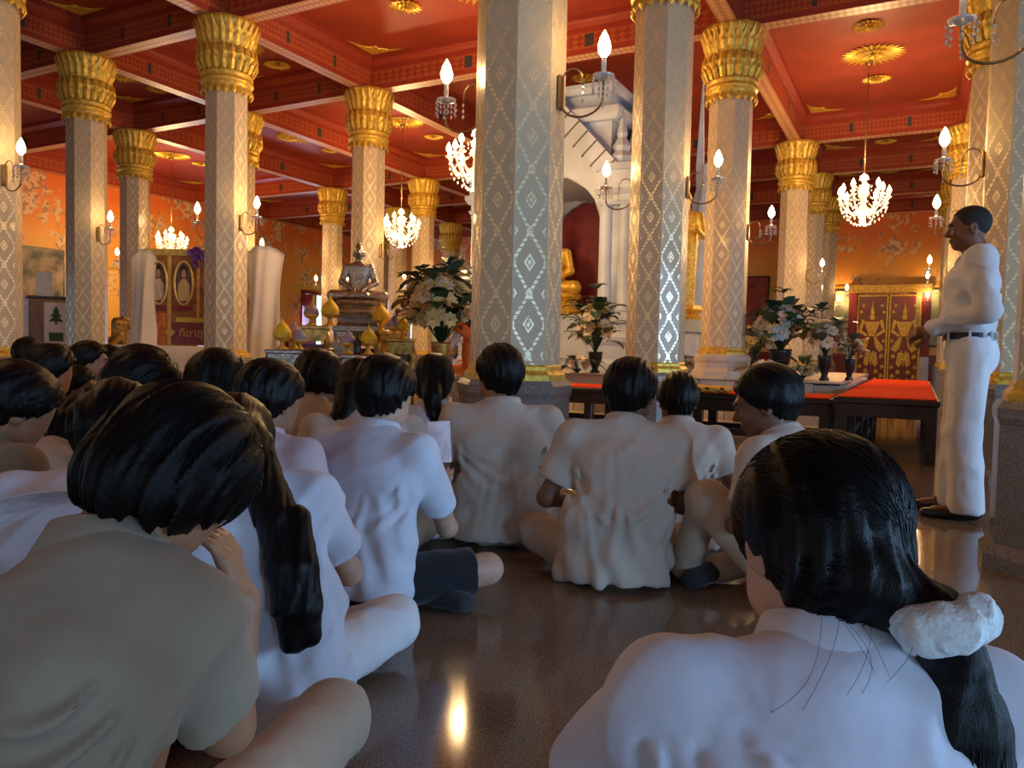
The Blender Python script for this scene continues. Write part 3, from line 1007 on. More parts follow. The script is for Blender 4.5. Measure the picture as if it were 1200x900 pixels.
def spine(lo, mid, up, side=0, tw=0):
    sd = math.sin(R(side))
    def dr(a): return nrm(A(sd, math.sin(R(a)), math.cos(R(a))))
    pel = A(0, 0, .105); wai = pel+dr(lo)*.17; che = wai+dr(mid)*.20; nk = che+dr(up)*.175
    upd = dr(up); lat = A(math.cos(R(tw)), math.sin(R(tw)), -sd*.2); lat = nrm(lat-upd*(lat@upd)); fwd = np.cross(upd, lat)
    return pel, wai, che, nk, upd, lat, fwd

def person(label, px, top, Y, yaw=0, spn=(4, 10, 18), side=0, tw=0, head=(0, 10, 0), skin='mid', shirt='cream', pants='khaki', hair='short', hm=None,
           arms=None, legs=None, hres=.012, face=False, long_pants=True, hand_curl=35, tail=None, base_z=0.0, hem=.045, wide=1.1, seed=0, sleeve=.72, eyes=False, hands=('l', 'r'), fold=1.0, hres_hair=None, root_scale=None, handspec=None, hs=1.10, compact=False, drop_sh=1.0, creases=(), sr=1.0):
    pel, wai, che, nk, upd, lat, fwd = spine(*spn, side, tw)
    HM = rotm(*head)
    hb = nk+nrm(upd*.75+HM@A(0, .12, .5))*.036
    hc = hb+HM@A(0, .026, .086)
    HS = hs; HMS = HM*HS
    htop = hc+np.array([0, 0, .130*HS])
    # place: the top of the head on its ray, the pelvis on the floor
    W = at(px, top, Y)
    s = root_scale or (W.z-base_z)/htop[2]
    c, sn = math.cos(R(yaw)), math.sin(R(yaw))
    bx = W.x-s*(c*htop[0]-sn*htop[1]); by = W.y-s*(sn*htop[0]+c*htop[1])
    t = thing('person', label, 'person', (bx, by, base_z), R(yaw), None, s)
    lat_s = nrm(A(math.cos(R(tw)), math.sin(R(tw)), -.2*math.sin(R(side))))
    sh = {q: nk-upd*.085*drop_sh+lat_s*(q*.168*wide) for q in (-1, 1)}
    arms = arms or {}
    el, wr = {}, {}
    for q, nm in ((-1, 'l'), (1, 'r')):
        e = arms.get(nm, ((.270, .04, .315), (.12, .28, .25)))
        if e[0] == 'px':
            f_ = lambda w_: (lambda v: A(c*(v.x-bx)+sn*(v.y-by), -sn*(v.x-bx)+c*(v.y-by), v.z-base_z)/s)(at(*w_))
            el[q], wr[q] = f_(e[1]), f_(e[2]); continue
        el[q] = A(e[0][0]*q, e[0][1], e[0][2])+A(0, che[1]*.6, 0) if len(e) == 2 else A(*e[0])
        wr[q] = A(e[1][0]*q, e[1][1], e[1][2])+A(0, che[1]*.6, 0) if len(e) == 2 else A(*e[1])
    legs = legs or {}
    kn, an, to = {}, {}, {}
    for q, nm in ((-1, 'l'), (1, 'r')):
        g = legs.get(nm, ((.24, .25, .13), (-.06, .30, .06), (-.17, .30, .04)) if compact else ((.33, .27, .125), (-.06, .36, .06), (-.20, .36, .04)))
        if g[0] == 'px':
            f_ = lambda w_: (lambda v: A(c*(v.x-bx)+sn*(v.y-by), -sn*(v.x-bx)+c*(v.y-by), v.z-base_z)/s)(at(*w_))
            kn[q], an[q], to[q] = f_(g[1]), f_(g[2]), f_(g[3]); continue
        kn[q] = A(g[0][0]*q, g[0][1], g[0][2]); an[q] = A(g[1][0]*q, g[1][1], g[1][2]); to[q] = A(g[2][0]*q, g[2][1], g[2][2])
    hip = {q: A(q*.085, .02, .10) for q in (-1, 1)}
    # --- body
    B = Blob(.025)
    B.ecap(pel, wai, (.125, .085), (.115, .075), lat); B.ecap(wai, che, (.115, .075), (.130, .085), lat)
    B.cap(sh[-1], sh[1], .042, .042); B.cap(che, nk, .075, .055, .04)
    B.cap(nk-upd*.02, hb+HM@A(0, .01, .02), .052, .050)
    head_prims(B, hc, HM, face, HS)
    for q in (-1, 1):
        B.cap(sh[q], el[q], .043, .037); B.cap(el[q], wr[q], .037, .025)
        if ('l' if q < 0 else 'r') in hands:
            sp_ = (handspec or {}).get('l' if q < 0 else 'r')
            if sp_: hand(B, wr[q], A(*sp_[0]), A(*sp_[1]), q*sp_[4] if len(sp_) > 4 else q, sp_[2], 1, sp_[3])
            else: hand(B, wr[q], nrm(wr[q]-el[q])*.6+A(-q*.5, .2, -.1), A(0, -.2, -1), -q, hand_curl)
        if long_pants:
            B.cap(hip[q], kn[q], .05, .04); B.cap(kn[q], an[q], .036, .03); B.cap(an[q], to[q], .034, .026)
        else:
            B.cap(hip[q], kn[q], .068, .056); B.cap(kn[q], (kn[q]+an[q])/2, .053, .050); B.cap((kn[q]+an[q])/2, an[q], .050, .033); B.cap(an[q], to[q], .034, .028)
    B.cut(A(0, 0, .006), A(0, 0, -1))
    put('body', B.mesh('body', hres), SKIN[skin], t)
    # --- shirt
    S = Blob(.045)
    S.ecap(A(0, -.005, hem+.03), wai, (.182*wide, .135), (.168*wide, .118), lat); S.ecap(wai, che, (.168*wide, .118), (.178*wide, .118), lat)
    S.ecap(che, nk-upd*.055, (.165*wide, .115), (.085, .070), lat, .05)
    for q in (-1, 1):
        S.cap(nk-upd*.064, sh[q], .056, .066, .06)
        d = el[q]-sh[q]; se = sh[q]+d*sleeve
        S.cap(sh[q], se, .066*sr, .070*sr, .03)
    for q in (-1, 1):
        d = nrm(el[q]-sh[q]); se = sh[q]+(el[q]-sh[q])*(sleeve-.02)
        S.cut(se, d, .003, (se-.085, se+.085)) if sleeve < .98 else None
    if sleeve >= .98:
        for q in (-1, 1):
            S.cap(el[q], wr[q]-(wr[q]-el[q])*.06, .058, .042, .02)
    S.cut(A(0, 0, hem), A(0, 0, -1), .004)
    _r = random.Random(seed*7+1); CRS = []
    for q in (-1, 1):
        ax0, az0 = sh[q][0]-q*.01, sh[q][2]-.10
        for k in range(5):
            ln = _r.uniform(.12, .30); an_ = R(_r.uniform(35, 80))
            CRS.append((ax0, az0-.02*k*_r.random(), ax0-q*ln*math.cos(an_), az0-ln*math.sin(an_), _r.uniform(.010, .018), _r.uniform(.006, .011)*fold))
    for k in range(4):
        x0 = _r.uniform(-.13, .13); CRS.append((x0, _r.uniform(.30, .42), x0+_r.uniform(-.10, .10), .07, _r.uniform(.012, .022), _r.uniform(.007, .012)*fold))
    CRS += [(*q[:5], q[5]) for q in creases]
    def fold_disp(P):
        amp = .0105*fold
        z = np.clip((P[:, 2]-.05)/.5, 0, 1)
        ang = np.arctan2(P[:, 0], -P[:, 1])
        a = vnoise(np.stack([ang*3.2+P[:, 2]*2.5+seed, P[:, 2]*3.5, np.full(len(P), seed*1.3)], -1))
        b = vnoise(np.stack([P[:, 0]*11+P[:, 2]*9+seed*2, P[:, 1]*9, P[:, 2]*7+seed], -1))
        rdg = 1-np.abs(vnoise(np.stack([P[:, 0]*8-P[:, 2]*7+seed*5, P[:, 1]*7, P[:, 2]*5-P[:, 0]*3], -1)))*2.2
        cr = np.zeros(len(P))
        for (x0, z0, x1, z1, w_, a_) in CRS:
            dx, dz = x1-x0, z1-z0; h_ = np.clip(((P[:, 0]-x0)*dx+(P[:, 2]-z0)*dz)/(dx*dx+dz*dz), 0, 1)
            bow = .02*np.sin(h_*PI)
            dd = np.hypot(P[:, 0]-x0-h_*dx, P[:, 2]-z0-h_*dz+bow)
            ww = w_*(.6+.9*h_)
            cr += a_*(np.exp(-(dd/ww)**2)-.55*np.exp(-((dd-1.9*ww)/ww)**2))*np.sin(PI*np.clip(h_*.92+.08, 0, 1))**.7
        cr *= np.clip((.03-(P[:, 1]-np.interp(P[:, 2], [0, wai[2], che[2], nk[2]], [0, wai[1], che[1], nk[1]])))/.05, 0, 1)
        near = np.exp(-((np.abs(P[:, 0])-.17)/.07)**2-((P[:, 2]-(nk[2]-.2))/.16)**2)
        return -(cr+a*amp*1.1*(1.15-z)+b*amp*.55+np.clip(rdg, 0, 1)*amp*(.6+.35*near))
    put('shirt', S.mesh('shirt', hres, fold_disp), CL[shirt], t)
    put('collar', collar_mesh(nk-upd*.012+fwd*.004, upd, fwd, lat, .074, .040), CL[shirt], t)
    # --- trousers or shorts
    T_ = Blob(.03)
    T_.ecap(A(-.05, .015, .10), A(.05, .015, .10), (.098, .10), (.098, .10), A(0, 0, 1))
    T_.ecap(pel, wai-upd*.05, (.130, .090), (.122, .082), lat)
    for q in (-1, 1):
        if long_pants:
            T_.cap(hip[q], kn[q], .092, .076); T_.cap(kn[q], an[q], .072, .052)
        else:
            ke = hip[q]+(kn[q]-hip[q])*.86
            T_.cap(hip[q], ke, .094, .086)
    if not long_pants:
        for q in (-1, 1):
            ke = hip[q]+(kn[q]-hip[q])*.84; T_.cut(ke, kn[q]-hip[q], .003, (ke-.10, ke+.10))
    T_.cut(A(0, 0, .003), A(0, 0, -1), .003)
    def pdisp(P):
        return -(vnoise(np.stack([P[:, 0]*9+P[:, 1]*9+seed, P[:, 1]*12-P[:, 0]*6, P[:, 2]*14], -1))*.005*fold+np.clip(1-np.abs(vnoise(P*A(7, 13, 9)+seed*2))*2.5, 0, 1)*.005*fold)
    put('trousers' if long_pants else 'shorts', T_.mesh('trousers', hres, pdisp), CL[pants], t)
    # socks
    for q in (-1, 1):
        if an[q][1] > .1 or True:
            k_ = Blob(.02); k_.cap(an[q]+(kn[q]-an[q])*.22, an[q], .040, .038); k_.ecap(an[q], to[q]+nrm(to[q]-an[q])*.012, (.040, .040), (.044, .036), np.cross(to[q]-an[q], A(0, 0, 1)))
            k_.cut(A(0, 0, .002), A(0, 0, -1), .002)
            put('sock', k_.mesh('sock', max(hres, .009)), CL['sock'], t)
    ex = []
    if tail: ex = [[(A(*p) if rel == 0 else hc+(HM if rel == 1 else rotm(head[0]))@A(*p)*HS, r) for (p, r, rel) in ch] for ch in tail]
    ho = put('hair', hair_mesh(hc, HM, hair, hres_hair or max(hres*.6, .005), seed, ex, HS), hm or HAIRM, t)
    if eyes:
        for q in (-1, 1):
            m = MB(); m.smooth = True; m.ball((0, 0, 0), .0122, 10, 7)
            e = m.build('eye', EYEW, t, tuple(hc+HM@A(q*.031, .0725, .003)*HS))
            m2 = MB(); m2.smooth = True; m2.ball((0, 0, 0), (.006, .004, .006), 8, 5)
            m2.build('iris', EYED, e, tuple(HM@A(0, .0105, 0)))
            bq = MB(); bq.smooth = True
            bq.tube([tuple(hc+HM@A(q*x, y, z)*HS) for x, y, z in ((.014, .099, .021), (.030, .0975, .026), (.046, .086, .021))], .0032, 5)
            bq.build('eyebrow', HAIRM, t)
    return t, dict(hc=hc, HM=HM, nk=nk, upd=upd, lat=lat, fwd=fwd, sh=sh, el=el, wr=wr, kn=kn, s=s)

# ------------------------------------------------------------------ dais, benches, throne
def gth(name, label, cat, a, b, z=0.0, group=None):
    """a thing whose local x runs to the right (against v) and local y runs along u"""
    p = g2w(a, b, z)
    return thing(name, label, cat, p, GA-PI/2, group)

dais = gth('marble_dais', 'long pale marble dais of stone blocks carrying the throne and flower vases', 'dais', 4.95, 1.1)
DZ = .60
def dais_block(x0, x1, y0, y1, z0, z1): 
    MB().box(((x0+x1)/2, (y0+y1)/2, (z0+z1)/2), (x1-x0-.006, y1-y0-.006, z1-z0-.004), None, .008).build('marble_slab', MT['marble'], dais)
xs = [-2.5+.62*k for k in range(9)]
MB().box((-.02, 2.55, DZ/2-.02), (4.9, 4.9, DZ-.06)).build('core', MT['plaster'], dais)
for r in range(2):
    for k in range(8):
        off = .31*(r % 2)
        x0 = max(xs[k]-off, -2.5); x1 = min(xs[k+1]-off, 2.46)
        dais_block(x0, x1, 0, .1, .03+r*.27, .03+(r+1)*.27)
for k in range(8):
    for q in range(3): dais_block(xs[k], min(xs[k+1], 2.46), -.04+q*.62, -.04+(q+1)*.62, .57, DZ)
for q in range(5): dais_block(2.40, 2.50, .1+q*.7, .1+(q+1)*.7, .03, .57)
MB().box((0, 3.42, .585), (4.9, 3.15, .03)).build('top_slab', MT['marble'], dais)
MB().box((.0, -.22, .06), (4.8, .40, .12), None, .01).build('step', MT['marble'], dais)

def bench(label, a0, a1, b0, b1, h, nleg, along, name='platform_bench'):
    """low dark wooden platform with a red felt top; along = 'a' or 'b' is its long side"""
    t = gth(name, label, 'bench', (a0+a1)/2, (b0+b1)/2)
    wx, wy = abs(b1-b0), abs(a1-a0)
    MB().box((0, 0, h-.03), (wx, wy, .05), None, .008).build('top_board', MT['dark_wood'], t)
    MB().box((0, 0, h), (wx-.05, wy-.05, .014), None, .005).build('red_covering', MT['red_cloth'], t)
    for s in (-1, 1):
        MB().box((0, s*(wy/2-.03), h-.11), (wx-.06, .03, .11), None, .004).build('apron', MT['dark_wood'], t)
        MB().box((s*(wx/2-.03), 0, h-.11), (.03, wy-.06, .11), None, .004).build('apron', MT['dark_wood'], t)
    n = nleg
    L = wy if along == 'a' else wx
    for k in range(n):
        f = -L/2+.06+(L-.12)*k/(n-1)
        for s in (-1, 1):
            x, y = (s*(wx/2-.06), f) if along == 'a' else (f, s*(wy/2-.06))
            MB().box((x, y, (h-.06)/2), (.085, .085, h-.06), None, .006).build('leg', MT['dark_wood'], t)
    for s in (-1, 1):
        if along == 'a': MB().box((s*(wx/2-.06), 0, .13), (.04, L-.1, .06)).build('stretcher', MT['dark_wood'], t)
        else: MB().box((0, s*(wy/2-.06), .13), (L-.1, .04, .06)).build('stretcher', MT['dark_wood'], t)
    return t
bench('long dark wooden platform with red felt top beside the standing man', 3.16, 9.2, -2.22, -1.42, .53, 6, 'a')
bench('dark wooden bench with thin red top in front of the marble dais', 3.47, 4.2, -1.38, 3.3, .49, 5, 'b')

# folded yellow cloth on the bench
def cloth_pile(label, loc, m, w_, d_, h_, seed):
    B = Blob(.02)
    rr = random.Random(seed)
    for k in range(4):
        z = .012+h_*k/4
        B.ecap(A(-w_/2+.03*rr.random(), 0, z), A(w_/2-.05*rr.random(), .01, z), (d_/2, .014), (d_/2*.9, .013), A(0, 1, 0))
    def dp(P): return -(vnoise(P*A(30, 22, 40)+seed)*.006)
    t = put('folded_cloth', B.mesh('folded_cloth', .008, dp), m, None, loc, (0, 0, GA-PI/2+.1))
    return tag(t, label, 'cloth')
cloth_pile('folded yellow cloth lying on the red-topped bench', at(835, 453, 7.25)*1.0, mat('yellow_cloth', (.72, .42, .06), .8, 0, .2, 12, .2, 120), .34, .26, .05, 3)
bpy.data.objects['folded_cloth'].location.z = .505

# the throne
thr = gth('marble_throne', 'tall white marble throne pavilion with gabled roof over a gold Buddha', 'throne', 7.1, 2.70, DZ)
TW, TD = 2.05, 1.7
def square_stack(mb, x, y, prof):
    for (w0, z0, w1, z1) in prof:
        vs = [(x+sx*w_/2, y+sy*w_/2, z) for (w_, z) in ((w0, z0), (w1, z1)) for sx, sy in ((-1, -1), (1, -1), (1, 1), (-1, 1))]
        mb.add(vs, [(3, 2, 1, 0), (4, 5, 6, 7)]+[(k, (k+1) % 4, 4+(k+1) % 4, 4+k) for k in range(4)])
for sx in (-1, 1):
    for sy in (-1, 1):
        x, y = sx*TW/2, sy*TD/2
        mb = MB()
        square_stack(mb, x, y, [(.78, 0, .78, .10), (.70, .10, .66, .16), (.66, .16, .66, .34), (.66, .34, .74, .40), (.74, .40, .74, .46), (.62, .46, .58, .52), (.58, .52, .54, .66), (.62, .66, .62, .74), (.50, .74, .50, .80)])
        pil = mb.build('pillar_base', MT['throne'], thr)
        sh = MB(); sh.smooth = True
        for dx, dy in ((-.14, -.14), (.14, -.14), (.14, .14), (-.14, .14)):
            sh.lathe([(.115, .80), (.12, .84), (.10, .88), (.098, 2.18), (.11, 2.22), (.10, 2.26)], 12, (x+dx, y+dy, 0))
        square_stack(sh, x, y, [(.34, .80, .34, 2.26)])
        so = sh.build('pillar_shaft', MT['throne'], thr); so['kind'] = 'stuff'
        mb = MB()
        square_stack(mb, x, y, [(.46, 2.26, .50, 2.31), (.44, 2.31, .44, 2.40), (.50, 2.40, .58, 2.47), (.58, 2.47, .58, 2.53), (.48, 2.53, .48, 2.72), (.54, 2.72, .62, 2.80)])
        mb.build('pillar_capital', MT['throne'], thr)
        mb = MB(); mb.smooth = False
        mb.lathe([(.20, 2.80), (.16, 2.86), (.19, 2.93), (.10, 3.02), (.13, 3.08), (.06, 3.20), (.075, 3.26), (.02, 3.50), (.0, 3.66)], 8, (x, y, 0), PI/8)
        mb.build('corner_spire', MT['throne'], thr)
def poly_extrude(mb, pts, axis, c, th):
    """pts in (s, z); axis 'x': s runs along x at y=c"""
    n = len(pts); vs = []
    for o in (-th/2, th/2):
        for s, z in pts: vs.append((s, c+o, z) if axis == 'x' else (c+o, s, z))
    bm = bmesh.new()
    v = [bm.verts.new(q) for q in vs]
    bm.faces.new(v[:n]); bm.faces.new(v[n:][::-1])
    for k in range(n): bm.faces.new((v[k], v[(k+1) % n], v[n+(k+1) % n], v[n+k]))
    bmesh.ops.triangulate(bm, faces=[f for f in bm.faces if len(f.verts) > 4])
    bm.verts.index_update()
    mb.add([q.co[:] for q in bm.verts], [[q.index for q in f.verts] for f in bm.faces])
    bm.free()
for axis, W_, D_ in (('x', TW, TD), ('y', TD, TW)):
    for s in (-1, 1):
        iw = W_/2-.24
        arch = []
        for k in range(13):
            a = PI*k/12; arch.append((-iw*math.cos(a), 2.05+.62*math.sin(a)+.12*(1-abs(math.cos(a)))))
        outer = [(iw+.12, 2.05), (W_/2+.05, 2.72), (W_/2*.55, 3.20), (0, 3.75), (-W_/2*.55, 3.20), (-W_/2-.05, 2.72), (-iw-.12, 2.05)]
        mb = MB(); poly_extrude(mb, arch+outer, axis, s*(D_/2+.02), .16)
        ga = mb.build('gable_arch', MT['throne'], thr)
        for q in (-1, 1):                                   # raised gable edges with dark ribs
            p0, p1 = Vector((q*(W_/2+.22), 2.60)), Vector((0, 3.95))
            d = (p1-p0).normalized(); nn = Vector((-d.y, d.x))*(-q if True else 1)
            if nn.y > 0: nn = -nn
            pts = [p0, p1, p1+nn*.26, p0+nn*.26]
            mb = MB(); poly_extrude(mb, [(p.x, p.y) for p in pts], axis, s*(D_/2+.12), .20)
            eb = mb.build('gable_edge', MT['throne'], thr)
            for k in range(9):
                f = .08+.86*k/8; c = p0+(p1-p0)*f
                seg = [c, c+d*.022, c+d*.022+nn*.30, c+nn*.30]
                mb = MB(); poly_extrude(mb, [(p.x, p.y) for p in seg], axis, s*(D_/2+.215), .02)
                mb.build('rib', MT['throne_line'], eb)
mb = MB(); square_stack(mb, 0, 0, [(1.75, 2.72, 1.75, 3.45), (1.95, 3.45, 2.05, 3.52), (2.05, 3.52, 2.05, 3.62), (1.85, 3.62, 1.75, 3.70), (1.60, 3.70, 1.60, 3.86), (1.8, 3.86, 1.9, 3.92), (1.9, 3.92, 1.9, 3.98)])
mb.build('roof_tower', MT['throne'], thr)
mb = MB(); poly_extrude(mb, [(-.86, .5), (.86, .5), (.86, 2.7), (-.86, 2.7)], 'x', TD/2+.05, .05); mb.build('red_backdrop', MT['red_wall'], thr)
mb = MB(); poly_extrude(mb, [(-.68, .5), (.68, .5), (.68, 2.6), (-.68, 2.6)], 'y', -TW/2-.0, .05); mb.build('red_backdrop', MT['red_wall'], thr)
MB().box((0, .1, .40), (1.3, 1.1, .80), None, .03).build('pedestal', MT['throne'], thr)

def buddha(label, loc, rz, s, m, name='buddha_statue'):
    B = Blob(.03)
    B.ecap(A(0, 0, .10), A(0, 0, .30), (.15, .11), (.125, .09), A(1, 0, 0)); B.ecap(A(0, 0, .30), A(0, 0, .47), (.125, .09), (.16, .085), A(1, 0, 0))
    B.cap(A(0, 0, .5), A(0, 0, .60), .05, .045)
    B.ell(A(0, .01, .68), (.066, .078, .095)); B.ell(A(0, -.01, .75), (.05, .05, .045)); B.cap(A(0, -.01, .78), A(0, -.01, .88), .022, .004, .02)
    for q in (-1, 1):
        B.ell(A(q*.07, -.005, .66), (.012, .02, .05), None, .01)
        B.cap(A(q*.16, 0, .48), A(q*.22, .03, .28), .05, .042); B.cap(A(q*.22, .03, .28), A(q*.05, .17, .16), .042, .03)
        B.cap(A(q*.10, .0, .10), A(q*.33, .16, .09), .085, .07); B.cap(A(q*.33, .16, .09), A(-q*.10, .24, .09), .065, .045)
    B.cap(A(0, .1, .68), A(0, .1, .66), .012, .012)
    B.cut(A(0, 0, .02), A(0, 0, -1))
    t = thing(name, label, 'statue', loc, rz, None, s)
    put('figure', B.mesh('figure', .012), m, t)
    mb = MB(); mb.smooth = False
    mb.lathe([(.36, -.20), (.37, -.17), (.30, -.13), (.28, -.09), (.30, -.05), (.36, -.01), (.34, .03), (.28, .03)], 20, sy=.8, c=(0, .06, 0))
    mb.build('lotus_base', m, t)
    return t
RZT = GA-PI/2
buddha('gold seated Buddha inside the arch of the white marble throne', g2w(7.0, 3.02, DZ+1.09), RZT+PI, 1.4, MT['gold'])
# a second, smaller spired shrine at the right
sh2 = thing('marble_shrine', 'narrow white marble shrine with pointed flame spires between two columns', 'shrine', at(826, 440, 11.2)*1.0, RZT)
sh2.location.z = DZ
mb = MB(); square_stack(mb, 0, 0, [(.62, 0, .62, .12), (.52, .12, .48, .30), (.56, .30, .60, .38), (.40, .38, .34, .60), (.30, .60, .30, 2.0), (.36, 2.0, .44, 2.12), (.44, 2.12, .44, 2.2)])
mb.build('shaft', MT['throne'], sh2)
for k, (dx, z0, z1, w_) in enumerate(((-.16, 2.15, 4.22, .2), (.13, 2.15, 3.55, .2), (-.02, 2.15, 3.0, .22))):
    mb = MB(); poly_extrude(mb, [(dx-w_/2, z0), (dx+w_/2, z0), (dx+w_*.55, z0+.3), (dx+w_*.32, z0+.42), (dx+w_*.42, z0+.7), (dx+w_*.2, z0+.85), (dx+.0, z1), (dx-w_*.3, z0+.8), (dx-w_*.22, z0+.5), (dx-w_*.5, z0+.3)], 'x', -.05*k, .08)
    mb.build('flame_spire', MT['throne'], sh2)
bb = thing('standing_buddha', 'gold standing Buddha figure on a lotus base beside the narrow marble shrine', 'statue', at(798, 440, 10.5)*1.0, RZT+PI, None, 1.0)
bb.location.z = DZ+.85
B = Blob(.03)
B.ecap(A(0, 0, .05), A(0, 0, .9), (.15, .10), (.17, .10), A(1, 0, 0)); B.ecap(A(0, 0, .9), A(0, 0, 1.25), (.16, .10), (.2, .1), A(1, 0, 0)); B.cap(A(0, 0, 1.3), A(0, 0, 1.4), .06, .05)
B.ell(A(0, .01, 1.50), (.075, .085, .10)); B.cap(A(0, 0, 1.58), A(0, 0, 1.72), .03, .004)
for q in (-1, 1): B.cap(A(q*.19, 0, 1.26), A(q*.25, .05, .98), .055, .045); B.cap(A(q*.25, .05, .98), A(q*.22, .28, 1.06), .042, .03)
put('figure', B.mesh('figure', .014), MT['gold'], bb)
mb = MB(); mb.lathe([(.24, -.14), (.27, -.10), (.20, -.06), (.27, .0), (.24, .06), (.1, .06)], 16); mb.build('lotus_base', MT['gold'], bb)
mb = MB(); square_stack(mb, 0, 0, [(.62, -.85, .62, -.7), (.50, -.7, .46, -.3), (.54, -.3, .58, -.14)]); mb.build('pedestal', MT['throne'], bb)

# ------------------------------------------------------------------ flowers
def petal_flower_mesh(n, r, m, mc, name):
    mb = MB(); mb.smooth = True
    for ring, (nn, rr, tilt) in enumerate(((n, r, .35), (n-1, r*.72, .75))):
        for k in range(nn):
            a = 2*PI*(k+.5*ring)/nn; ca, sa = math.cos(a), math.sin(a); w_ = rr*.42
            def pt(x, y, z): return (x*ca-y*sa, x*sa+y*ca, z)
            mb.add([pt(.06*rr, 0, 0), pt(rr*.55, -w_, rr*.5*tilt), pt(rr, 0, rr*.75*tilt), pt(rr*.55, w_, rr*.5*tilt), pt(rr*.55, 0, rr*.36*tilt)],
                   [(0, 1, 4), (1, 2, 4), (2, 3, 4), (3, 0, 4)])
    mb.cur = 1; mb.ball((0, 0, r*.16), r*.2, 6, 4)
    return mb.mesh(name, [m, mc])
FW = mat('white_petal', (.80, .72, .56), .6, 0, .15); FY = mat('pale_yellow_petal', (.80, .62, .28), .6, 0, .2); FP = mat('peach_petal', (.78, .42, .16), .6, 0, .2)
FB = mat('pale_blue_petal', (.42, .62, .68), .6, 0, .15); FC = mat('flower_centre', (.62, .48, .10), .7); FPu = mat('purple_petal', (.20, .08, .42), .6, 0, .3)
LEAFM = mat('dark_green_leaf', (.035, .085, .03), .4, 0, .4, 14); LEAFB = mat('blue_green_leaf', (.04, .11, .065), .42, 0, .4, 14)
VASEM = mat('dark_vase', (.02, .02, .024), .25, 0, .2); VASEG = MT['gold_dull']
FLM = {'w': petal_flower_mesh(8, .075, FW, FC, 'flower'), 'y': petal_flower_mesh(8, .07, FY, FC, 'flower'), 'p': petal_flower_mesh(7, .08, FP, FC, 'flower'), 'b': petal_flower_mesh(9, .08, FB, FW, 'flower'), 'u': petal_flower_mesh(7, .06, FPu, FPu, 'flower')}
def leaf_mesh(L, W_, m):
    mb = MB(); mb.smooth = True
    vs = []; fs = []
    prof = ((0, .05), (.2, .75), (.5, 1), (.8, .6), (1, .02))
    for f, w_ in prof:
        z = .25*L*math.sin(f*2.2)-.18*L*f*f
        vs += [(L*f, -W_*w_, z+.02*L), (L*f, 0, z-.02*L), (L*f, W_*w_, z+.02*L)]
    for i in range(4):
        for k in range(2): fs.append((i*3+k, (i+1)*3+k, (i+1)*3+k+1, i*3+k+1))
    mb.add(vs, fs); return mb.mesh('leaf', [m])
LF = [leaf_mesh(.24, .075, LEAFM), leaf_mesh(.2, .06, LEAFB), leaf_mesh(.14, .045, LEAFM)]
def vase_mesh(m, h, r):
    mb = MB(); mb.smooth = True
    mb.lathe([(r*.75, 0), (r*.8, .03*h), (r*.45, .16*h), (r*.5, .25*h), (r*.95, .55*h), (r*1.05, .9*h), (r*1.1, h), (r*.9, h), (r*.8, .8*h)], 14)
    return mb.mesh('vase', [m])
def arrangement(label, loc, h, spread, hv, kinds, nf, nl, seed, vm=VASEM, fs=1.0, tall=(), vr=.085, name='flower_arrangement', group=None):
    rr = random.Random(seed)
    t = thing(name, label, 'flowers', loc, rr.random()*6, group)
    put('vase', vase_mesh(vm, hv, vr), None, t)
    cz = hv+(h-hv)*.42
    st = MB()
    def place(nm, me, p, d, sc):
        q = Vector(d).to_track_quat('Z', 'Y') if nm == 'flower' else Vector(d).to_track_quat('X', 'Z')
        o = put(nm, me, None, t, p, q.to_euler(), sc)
        return o
    for k in range(nl):
        a = rr.random()*2*PI; el = rr.uniform(-.5, 1.1); rad = spread*rr.uniform(.45, 1.05)
        p = Vector((math.cos(a)*math.cos(el)*rad, math.sin(a)*math.cos(el)*rad, cz+math.sin(el)*(h-cz)*.8))
        d = Vector((math.cos(a), math.sin(a), rr.uniform(-.5, .6)))
        place('leaf', rr.choice(LF), p, d, rr.uniform(.8, 1.3)*fs)
    for k in range(nf):
        a = rr.random()*2*PI; el = rr.uniform(-.35, 1.3); rad = spread*rr.uniform(.75, 1.0)
        d = Vector((math.cos(a)*math.cos(el), math.sin(a)*math.cos(el), math.sin(el)))
        p = Vector((d.x*rad, d.y*rad, cz+d.z*(h-cz)*.75))
        place('flower', FLM[rr.choice(kinds)], p, d+Vector((0, 0, .25)), rr.uniform(.75, 1.25)*fs)
        st.tube([(0, 0, hv*.9), (p.x*.5, p.y*.5, (hv+p.z)/2+.05), tuple(p)], .004, 3, False)
    for (dx, dy, dz) in tall:
        st.tube([(0, 0, hv*.9), (dx*.5, dy*.5, dz*.6), (dx, dy, dz)], .005, 4, False)
        for k in range(7):
            a = 2*PI*k/7
            place('leaf', LF[1], Vector((dx, dy, dz-.02+.02*(k % 3))), Vector((math.cos(a), math.sin(a), rr.uniform(-.2, .35))), rr.uniform(.55, .85)*fs)
    so = st.build('stems', LEAFM, t); so['kind'] = 'stuff'
    return t
def onz(v, z): v = v.copy(); v.z = z; return v
arrangement('large peach and cream flower arrangement with dark leaves beside the altar', onz(at(516, 440, 7.05), 0.62), 1.02, .33, .3, 'pywyy', 110, 90, 5, VASEG, 1.08, ((-.05, .02, 1.0), (.22, 0, .92)))
arrangement('cream flowers with dark green leaves in a dark vase before the throne', onz(at(697, 436, 9.5), DZ), .95, .22, .26, 'wwy', 60, 60, 6, VASEM, 1.0, ((-.06, 0, 1.05), (.0, -.05, .9)))
arrangement('big bouquet with a pale blue rose and white flowers in a black vase', onz(at(914, 424, 8.95), DZ), .92, .30, .34, 'wwywb', 90, 70, 8, VASEM, 1.08, ((-.08, 0, 1.0), (.18, 0, .86)), .12)
